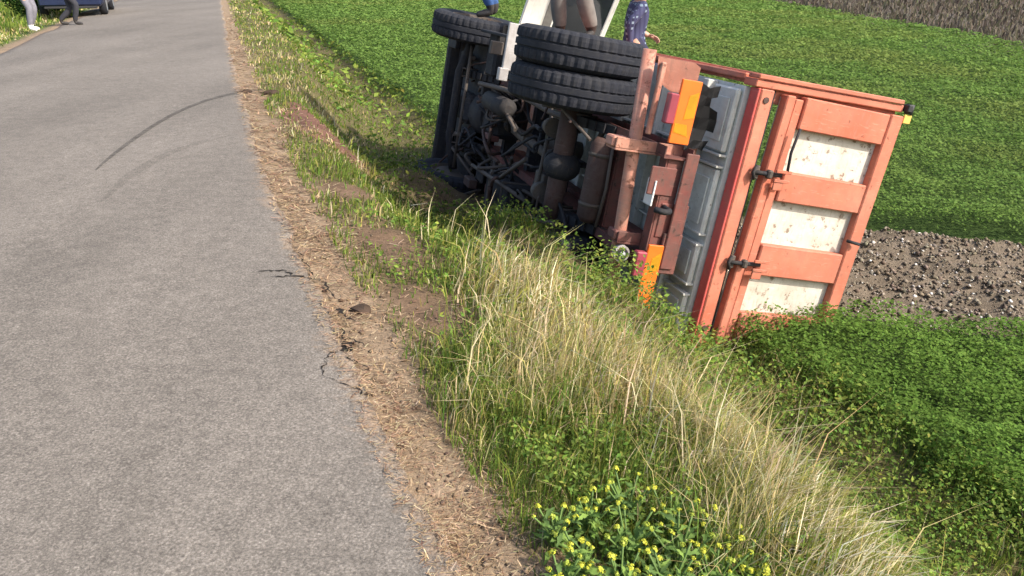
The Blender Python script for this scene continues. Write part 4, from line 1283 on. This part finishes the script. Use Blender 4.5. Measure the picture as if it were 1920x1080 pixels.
def person(label, loc, rz, mats, hip=(0, 0, 0.93), feet=None, chest=None, head=None, hands=None, knee=None, legk=1.28):
    """Local frame: x right, y forward, z up, origin at ground between the feet. mats: skin, shirt, trousers, shoe."""
    hip = Vector(hip)
    chest = Vector(chest) if chest else hip + Vector((0, 0.02, 0.42))
    up = (chest - hip).normalized()
    neck = chest + up * 0.14
    head = Vector(head) if head else neck + Vector((0, 0.05, 0.17))
    feet = feet or [(-0.11, 0, 0), (0.11, 0, 0)]
    V, E, R, B = [], [], [], []
    def v(co, r, bone, parent=None):
        V.append(Vector(co)); R.append(tuple((legk if bone == 'leg' else 1.28) * q for q in (r if isinstance(r, tuple) else (r, r))) if bone in ('leg', 'shirt') else (r if isinstance(r, tuple) else (r, r))); B.append(bone)
        i = len(V) - 1
        if parent is not None: E.append((parent, i))
        return i
    pel = v(hip, (0.135, 0.105), 'leg')
    wa = v(hip.lerp(chest, 0.35), (0.135, 0.10), 'shirt', pel)
    ch = v(hip.lerp(chest, 0.85), (0.155, 0.115), 'shirt', wa)
    nk = v(neck, 0.052, 'skin', v(chest + up * 0.06, (0.11, 0.08), 'shirt', ch))
    hd0 = v(neck.lerp(head, 0.45) + Vector((0, 0.012, 0)), (0.066, 0.078), 'skin', nk)
    hd = v(head, (0.078, 0.094), 'skin', hd0)
    v(head + (head - neck).normalized() * 0.075, (0.058, 0.07), 'skin', hd)
    fwd = Vector((0, 1, 0))
    nose = head + fwd * 0.105 - Vector((0, 0, 0.012))
    for i, s in enumerate((-1, 1)):
        hj = hip + Vector((0.095 * s, 0, -0.04))
        ank = Vector(feet[i]) + Vector((0, 0, 0.085))
        kb = (knee[i] if knee else (0.05 * s, 1, 0))
        kn, ank = two_bone(hj, ank, 0.43, 0.43, kb)
        a = v(hj, 0.093, 'leg', pel)
        b = v(hj.lerp(kn, 0.5), 0.078, 'leg', a)
        c = v(kn, 0.060, 'leg', b)
        d = v(kn.lerp(ank, 0.4), 0.060, 'leg', c)
        e = v(ank + Vector((0, 0, 0.05)), 0.050, 'leg', d)
        f = v(ank + Vector((0, 0.0, -0.035)), 0.045, 'shoe', e)
        g = v(ank + Vector((0.015 * s, 0.10, -0.045)), 0.043, 'shoe', f)
        v(ank + Vector((0.025 * s, 0.175, -0.055)), 0.032, 'shoe', g)
        side = Vector((s, 0, 0))
        sh = chest + side * 0.185 + up * 0.05
        tgt = Vector(hands[i]) if hands else sh + Vector((0.05 * s, 0.08, -0.53))
        el, wr = two_bone(sh, tgt, 0.28, 0.26, (0.4 * s, -1, -0.1))
        a = v(sh, 0.064, 'shirt', ch)
        b = v(sh.lerp(el, 0.55), 0.053, 'shirt', a)
        c = v(el, 0.045, 'shirt', b)
        d = v(el.lerp(wr, 0.8), 0.036, 'shirt', c)
        hdn = (wr - el).normalized()
        w0 = v(wr, 0.027, 'skin', d)
        pm = v(wr + hdn * 0.055, (0.034, 0.02), 'skin', w0)
        lat = hdn.cross(fwd)
        lat = lat.normalized() if lat.length > 0.1 else Vector((1, 0, 0))
        pal = hdn.cross(lat).normalized()
        if pal.dot(Vector((-s, 0.3, 0))) < 0: pal = -pal
        for k, ln in enumerate((0.070, 0.080, 0.074, 0.058)):
            o = lat * (0.026 - 0.0175 * k)
            p0 = v(wr + hdn * 0.085 + o, 0.0105, 'skin', pm)
            p1 = v(V[p0] + hdn * ln * 0.5 + pal * 0.012, 0.0092, 'skin', p0)
            v(V[p1] + hdn * ln * 0.38 + pal * 0.03, 0.008, 'skin', p1)
        t0 = v(wr + hdn * 0.03 + lat * 0.035 + pal * 0.01, 0.0115, 'skin', w0)
        v(V[t0] + hdn * 0.04 + lat * 0.018 + pal * 0.015, 0.0095, 'skin', t0)
    me = bpy.data.meshes.new('person')
    me.from_pydata([tuple(p) for p in V], E, [])
    o = bpy.data.objects.new('person', me)
    COL.objects.link(o)
    sm = o.modifiers.new('skin', 'SKIN')
    sm.branch_smoothing = 0.6
    for i, sv in enumerate(me.skin_vertices[0].data):
        sv.radius = R[i]
        sv.use_root = (i == 0)
    ss = o.modifiers.new('sub', 'SUBSURF'); ss.levels = 2; ss.render_levels = 2
    dg = bpy.context.evaluated_depsgraph_get()
    dg.update()
    me2 = bpy.data.meshes.new_from_object(o.evaluated_get(dg))
    o.modifiers.clear()
    o.data = me2
    bpy.data.meshes.remove(me)
    me2.name = 'person'
    for m_ in mats: me2.materials.append(m_)
    names = ['skin', 'shirt', 'leg', 'shoe']
    # nearest bone decides which garment each face shows
    segs = [(V[a], V[b], B[b]) for a, b in E]
    A = np.array([s[0] for s in segs]); D = np.array([s[1] - s[0] for s in segs]); DD = (D * D).sum(1) + 1e-9
    kid = np.array([names.index(s[2]) for s in segs])
    n = len(me2.polygons)
    c = np.empty(n * 3, np.float32); me2.polygons.foreach_get('center', c); c = c.reshape(-1, 3)
    t = np.clip(((c[:, None] - A[None]) * D[None]).sum(-1) / DD[None], 0, 1)
    dist = np.linalg.norm(c[:, None] - (A[None] + t[..., None] * D[None]), axis=-1)
    me2.polygons.foreach_set('material_index', kid[dist.argmin(1)].astype(np.int32))
    me2.shade_smooth()
    # face and hair
    for s in (-1, 1):
        bm = bmesh.new(); bmesh.ops.create_uvsphere(bm, u_segments=8, v_segments=6, radius=0.012)
        e = finish(bm, 'eye', M['eye'], o); e.location = head + Vector((0.033 * s, 0.082, 0.012))
        bm = bmesh.new(); bmesh.ops.create_uvsphere(bm, u_segments=8, v_segments=6, radius=0.03)
        for q in bm.verts: q.co.x *= 0.35
        e = finish(bm, 'ear', mats[0], o, True); e.location = head + Vector((0.082 * s, 0.0, 0.0))
    bm = bmesh.new(); bm_tube(bm, [head + Vector((0, 0.082, 0.02)), nose], [0.008, 0.016], 8); finish(bm, 'nose', mats[0], o, True)
    bm = bmesh.new(); bm_box(bm, -0.024, 0.024, 0, 0.012, -0.005, 0.005, 0.003)
    e = finish(bm, 'mouth', M['lip'], o); e.location = head + Vector((0, 0.074, -0.055))
    bm = bmesh.new(); bmesh.ops.create_uvsphere(bm, u_segments=20, v_segments=12, radius=1.0)
    kill = [q for q in bm.verts if q.co.z < -0.2 or (q.co.y > 0.45 and q.co.z < 0.45)]
    bmesh.ops.delete(bm, geom=kill, context='VERTS')
    for q in bm.verts:
        k = 1 + random.uniform(-0.02, 0.03)
        q.co = Vector((q.co.x * 0.092 * k, q.co.y * 0.112 * k, q.co.z * 0.105 * k + 0.03))
    bmesh.ops.solidify(bm, geom=bm.faces[:], thickness=0.012)
    e = finish(bm, 'hair', M['hair'], o, True); e.location = head
    o.location = loc
    o.rotation_euler = (0, 0, rz)
    tag(o, label, 'person')
    return o

def on_truck(x, y, z):
    return TRUCK_M @ Vector((x, y, z))
SK = M['skin']
# grey trousers, standing on the upturned side behind the rear wheels
p = on_truck(2.45, 1.02, 1.42)
person('person in grey trousers standing on top of the overturned truck beside the white door', p + Vector((0, 0, 0.0)), rad(150),
       (SK, M['beigeshirt'], M['greycloth'], M['shoedark']), feet=[(-0.17, 0.0, 0), (0.17, 0.08, 0.0)], hip=(0, 0, 0.90), legk=1.6)
# plaid shirt, sitting on the bed's upper edge with a hand on the steel
p = on_truck(2.66, 0.93, 2.22)
person('person in blue plaid shirt sitting on the upper edge of the truck bed', p, rad(-80),
       (SK, M['plaid'], M['navy'], M['shoedark']), hip=(0.0, 0.0, 0.10), feet=[(-0.12, 0.34, -0.70), (0.12, 0.34, -0.70)],
       chest=(0.0, 0.06, 0.53), hands=[(-0.10, 0.22, 0.22), (0.215, -0.10, 0.13)])
# blue jeans, on the front wheel / cab corner
p = on_truck(3.55, 1.08, 0.72)
person('person in blue jeans standing on the upturned front wheel of the truck', p, rad(95),
       (SK, M['darkcloth'], M['jeans'], M['shoedark']), feet=[(-0.12, 0.02, 0.0), (0.12, -0.05, 0.0)], hip=(0, 0, 0.91))
# two by the car
person('person in grey trousers and white shoes standing on the far verge near the blue car', (-11.50, 20.0, 0.0), rad(-100),
       (SK, M['darkcloth'], M['greyblue'], M['shoewhite']), feet=[(-0.10, -0.02, 0), (0.13, 0.14, 0)])
person('person in dark trousers and dark shoes standing on the road by the blue car', (-11.42, 21.7, 0.0), rad(-80),
       (SK, M['navy'], M['darkcloth'], M['shoedark']), feet=[(-0.02, -0.20, 0), (0.06, 0.17, 0)], hip=(0, 0, 0.88))

# ================================================================== parked car
def car():
    e = empty('parked_car', (-13.65, 26.7, 0.0), rad(21))
    tag(e, 'dark blue car parked at the left edge of the road behind the two people', 'car')
    Wd = 0.89
    # loft of cross sections: (y, half width, sill z, belt z, roof z, roof half width)
    secs = [(-2.02, 0.74, 0.42, 0.72, 0.74, 0.70), (-1.98, 0.82, 0.32, 0.90, 0.92, 0.72), (-1.80, 0.87, 0.26, 0.96, 1.08, 0.66), (-1.25, Wd, 0.24, 0.97, 1.40, 0.62), (-0.4, Wd, 0.22, 0.95, 1.47, 0.64),
            (0.35, Wd, 0.22, 0.93, 1.40, 0.62), (0.95, Wd, 0.22, 0.90, 1.02, 0.66), (1.5, 0.87, 0.24, 0.80, 0.86, 0.66), (1.92, 0.82, 0.28, 0.66, 0.70, 0.66), (2.02, 0.70, 0.38, 0.55, 0.58, 0.6)]
    bm = bmesh.new(); rings = []
    for y, hw, s, b, r, rw in secs:
        half = [(0, s), (hw * 0.9, s), (hw, s + 0.12), (hw * 1.0, (s + b) / 2), (hw * 0.97, b), (rw, r - 0.04), (rw * 0.8, r), (0, r + 0.015)]
        rings.append([bm.verts.new((x, y, z)) for x, z in half] + [bm.verts.new((-x, y, z)) for x, z in half[-2:0:-1]])
    n = len(rings[0])
    for a, b in zip(rings, rings[1:]):
        for k in range(n):
            f = bm.faces.new((a[k], a[(k + 1) % n], b[(k + 1) % n], b[k])); f.smooth = True
    bm.faces.new(rings[0][::-1]); bm.faces.new(rings[-1])
    bmesh.ops.recalc_face_normals(bm, faces=bm.faces)
    body = finish(bm, 'car_body', M['carblue'], e)
    def quad(name, pts, mat, th=0.012):
        bm = bmesh.new(); f = bm.faces.new([bm.verts.new(p) for p in pts])
        bmesh.ops.solidify(bm, geom=[f], thickness=th); bmesh.ops.recalc_face_normals(bm, faces=bm.faces)
        return finish(bm, name, mat, e)
    quad('rear_window', [(-0.58, -1.825, 1.06), (0.58, -1.825, 1.06), (0.54, -1.30, 1.385), (-0.54, -1.30, 1.385)], M['glass'])
    quad('windscreen', [(-0.58, 0.93, 1.05), (0.58, 0.93, 1.05), (0.54, 0.40, 1.40), (-0.54, 0.40, 1.40)], M['glass'])
    for s in (-1, 1):
        quad('side_window', [(0.875 * s, -0.32, 0.985), (0.868 * s, 0.50, 0.965), (0.70 * s, 0.25, 1.33), (0.70 * s, -0.32, 1.36)], M['glass'])
        quad('side_window', [(0.875 * s, -1.30, 0.99), (0.875 * s, -0.40, 0.985), (0.70 * s, -0.40, 1.37), (0.69 * s, -1.15, 1.32)], M['glass'])
        box('tail_light', (min(0.52 * s, 0.80 * s), max(0.52 * s, 0.80 * s), -2.03, -1.93, 0.72, 0.88), M['carred'], e, 0.02)
        box('headlight', (min(0.45 * s, 0.74 * s), max(0.45 * s, 0.74 * s), 1.92, 2.01, 0.55, 0.66), M['lens'], e, 0.02)
        box('door_handle', (min(0.885 * s, 0.91 * s), max(0.885 * s, 0.91 * s), -0.2, -0.05, 0.80, 0.83), M['black'], e, 0.004)
        box('mirror', (min(0.90 * s, 1.06 * s), max(0.90 * s, 1.06 * s), 0.52, 0.62, 0.92, 1.04), M['carblue'], e, 0.02)
    box('rear_bumper', (-0.82, 0.82, -2.09, -1.95, 0.30, 0.52), M['carblue'], e, 0.04)
    box('front_bumper', (-0.80, 0.80, 1.94, 2.08, 0.26, 0.48), M['carblue'], e, 0.04)
    box('exhaust_trim', (-0.7, 0.7, -2.06, -1.9, 0.22, 0.295), M['black'], e, 0.02)
    box('number_plate', (-0.26, 0.26, -2.052, -2.03, 0.60, 0.71), M['platewhite'], e, 0.002)
    for x in (-0.80, 0.80):
        for y in (-1.28, 1.28):
            w_ = bpy.data.objects.new('wheel', None); COL.objects.link(w_); w_.parent = e
            w_.location = (x, y, 0.31); w_.rotation_euler = (0, 0, rad(90))
            bm = bmesh.new(); bm_lathe_y(bm, [(0.20, -0.1), (0.27, -0.105), (0.305, -0.08), (0.31, 0), (0.305, 0.08), (0.27, 0.105), (0.20, 0.1)], 28); finish(bm, 'tyre', M['rubber'], w_)
            bm = bmesh.new(); bm_lathe_y(bm, [(0.05, -0.11), (0.19, -0.10), (0.2, -0.108), (0.2, 0.108), (0.19, 0.10), (0.05, 0.11)], 20); finish(bm, 'rim', M['chrome'], w_)
    return e
car()

# shrub by the far verge
def shrub(x, y, s, label):
    e = empty('shrub', (x, y, float(zg(x, y))))
    tag(e, label, 'shrub')
    bm = bmesh.new()
    for k in range(9):
        a = random.uniform(0, 6.28)
        bm_tube(bm, [(0, 0, 0), (0.3 * s * math.cos(a), 0.3 * s * math.sin(a), 0.6 * s), (0.6 * s * math.cos(a), 0.6 * s * math.sin(a), 1.2 * s)], [0.03, 0.02, 0.008], 6)
    finish(bm, 'stem', M['rusty'], e)
    n = 5200
    d = RNG.normal(size=(n, 3)); d /= np.linalg.norm(d, axis=1, keepdims=True)
    r = RNG.random(n) ** 0.4 * (0.75 + 0.5 * vn(d[:, 0] * 2, d[:, 1] * 2 + d[:, 2], 1.5, 80))
    P = d * r[:, None] * np.array([0.95, 0.95, 0.8]) * s + np.array([0, 0, 0.8 * s])
    P[:, 2] = np.maximum(P[:, 2], 0.02)
    V, T, C = leaves(P[:, 0], P[:, 1], P[:, 2], RNG.uniform(0.06, 0.13, n), jitter_cols((0.035, 0.085, 0.02), n, 0.3, 0.12))
    o = link('foliage', np_mesh('foliage', V, T, C), M['plant'], e); tag(o, kind='stuff')
shrub(-15.4, 27.2, 0.9, 'dark green shrub behind the person with white shoes, left of the car')
shrub(-19.0, 28.5, 1.1, 'dark green shrub at the far left end of the verge')

# ================================================================== flowering weeds
M['stemgreen'] = simple('stem_green', (0.10, 0.17, 0.035), 0.7, var=0.2)
M['flower'] = simple('flower_yellow', (0.46, 0.45, 0.03), 0.7, var=0.15, s=60)
M['budgreen'] = simple('bud_yellow_green', (0.30, 0.36, 0.035), 0.7, var=0.2, s=60)
def leaf_mesh(L, Wd, lobes, seed, col):
    """Lobed leaf, arched and folded on its midrib, ~30 tris."""
    rr = random.Random(seed)
    bm = bmesh.new(); n = 8; rows = []
    for i in range(n + 1):
        t = i / n
        w_ = Wd * math.sin(math.pi * min(1, 0.08 + t * 0.92)) ** 0.8 * (1 + 0.35 * math.sin(lobes * 2 * math.pi * t)) * (1 - 0.2 * t)
        z = 0.35 * L * t - 0.42 * L * t * t + rr.uniform(-.003, .003)
        y = L * t
        rows.append((bm.verts.new((-w_, y, z + w_ * 0.3 + rr.uniform(-.003, .003))), bm.verts.new((0, y, z)), bm.verts.new((w_, y, z + w_ * 0.3))))
    for a, b in zip(rows, rows[1:]):
        bm.faces.new((a[0], a[1], b[1], b[0])); bm.faces.new((a[1], a[2], b[2], b[1]))
    me = bpy.data.meshes.new('leaf'); bm.to_mesh(me); bm.free(); me.shade_smooth()
    me.materials.append(M['plant'])
    set_colors(me, np.tile(np.array(col) * rr.uniform(0.8, 1.2), (len(me.vertices), 1)))
    return me
LEAF = [leaf_mesh(0.075, 0.0105, 2.5 + 0.5 * (k % 2), k, ((0.17, 0.27, 0.07), (0.22, 0.33, 0.075), (0.14, 0.225, 0.07))[k % 3]) for k in range(6)]
def flower_mesh(seed, yellow=True):
    rr = random.Random(seed); bm = bmesh.new()
    nrm = 26
    mats = []
    for k in range(nrm):
        a = rr.uniform(0, 6.28); el = rr.uniform(-0.1, 1.5); r = 0.017 * rr.uniform(0.5, 1.1)
        c = Vector((r * math.cos(a) * math.cos(el), r * math.sin(a) * math.cos(el), r * math.sin(el) * 0.8))
        s = rr.uniform(0.005, 0.0085)
        q = c.to_track_quat('Z', 'Y').to_matrix()
        for j in range(2):
            b = j * math.pi / 2 + a
            d = q @ Vector((math.cos(b), math.sin(b), 0.25)); e_ = q @ Vector((-math.sin(b), math.cos(b), 0))
            f = bm.faces.new([bm.verts.new(c - d * s), bm.verts.new(c + e_ * s * 0.7), bm.verts.new(c + d * s), bm.verts.new(c - e_ * s * 0.7)])
            f.material_index = 0 if (k % 3 and yellow) else 1
    me = bpy.data.meshes.new('flower_head'); bm.to_mesh(me); bm.free()
    me.materials.append(M['flower']); me.materials.append(M['budgreen'])
    return me
FLOWER = [flower_mesh(k, k < 4) for k in range(5)]
def mustard(x, y, h, nst, label):
    e = empty('flowering_weed', (x, y, float(zg(x, y)) - 0.01), random.uniform(0, 6.28))
    tag(e, label, 'plant', 'yellow flowering weeds at the near end of the verge')
    bm = bmesh.new()
    for k in range(nst):
        a = k * 2.4 + random.uniform(-.3, .3); sp = random.uniform(0.15, 0.5)
        top = Vector((math.cos(a) * sp * h, math.sin(a) * sp * h, h * random.uniform(0.72, 1.05)))
        mid = Vector((top.x * 0.35, top.y * 0.35, top.z * 0.55))
        bm_tube(bm, curve_pts([(0, 0, 0), mid, top], 8), [0.004] * 5 + [0.003] * 4 if False else 0.0032, 5)
        f = link('flower_head', FLOWER[random.randrange(5)], None, e)
        f.location = top; f.rotation_euler = (random.uniform(-.4, .4), random.uniform(-.4, .4), random.uniform(0, 6))
        s = random.uniform(0.35, 0.75); f.scale = (s, s, s)
        for j in range(random.randint(4, 6)):
            t = random.uniform(0.12, 0.86)
            p = mid * (t / 0.5) if t < 0.5 else mid.lerp(top, (t - 0.5) * 2)
            l = link('leaf', LEAF[random.randrange(6)], None, e)
            l.location = p; l.rotation_euler = (random.uniform(-0.25, 0.75), random.uniform(-.4, .4), random.uniform(0, 6.28))
            s = random.uniform(0.55, 1.15) * (1.15 - 0.5 * t); l.scale = (s, s, s)
    finish(bm, 'stem', M['stemgreen'], e)
random.seed(21)
MUST = [(0.13, 1.93, 0.15), (0.24, 2.00, 0.17), (0.36, 2.06, 0.19), (0.49, 2.00, 0.19), (0.20, 1.80, 0.15), (0.34, 1.88, 0.19), (0.48, 1.84, 0.20), (0.61, 1.90, 0.19),
        (0.30, 1.72, 0.17), (0.43, 1.70, 0.19), (0.56, 1.74, 0.20), (0.67, 1.76, 0.18), (0.40, 1.58, 0.18), (0.55, 1.60, 0.18), (0.14, 1.72, 0.13)]
for x, y, h in MUST:
    mustard(x, y, h, 9, 'leafy yellow flowered weed in the patch at the near end of the verge')
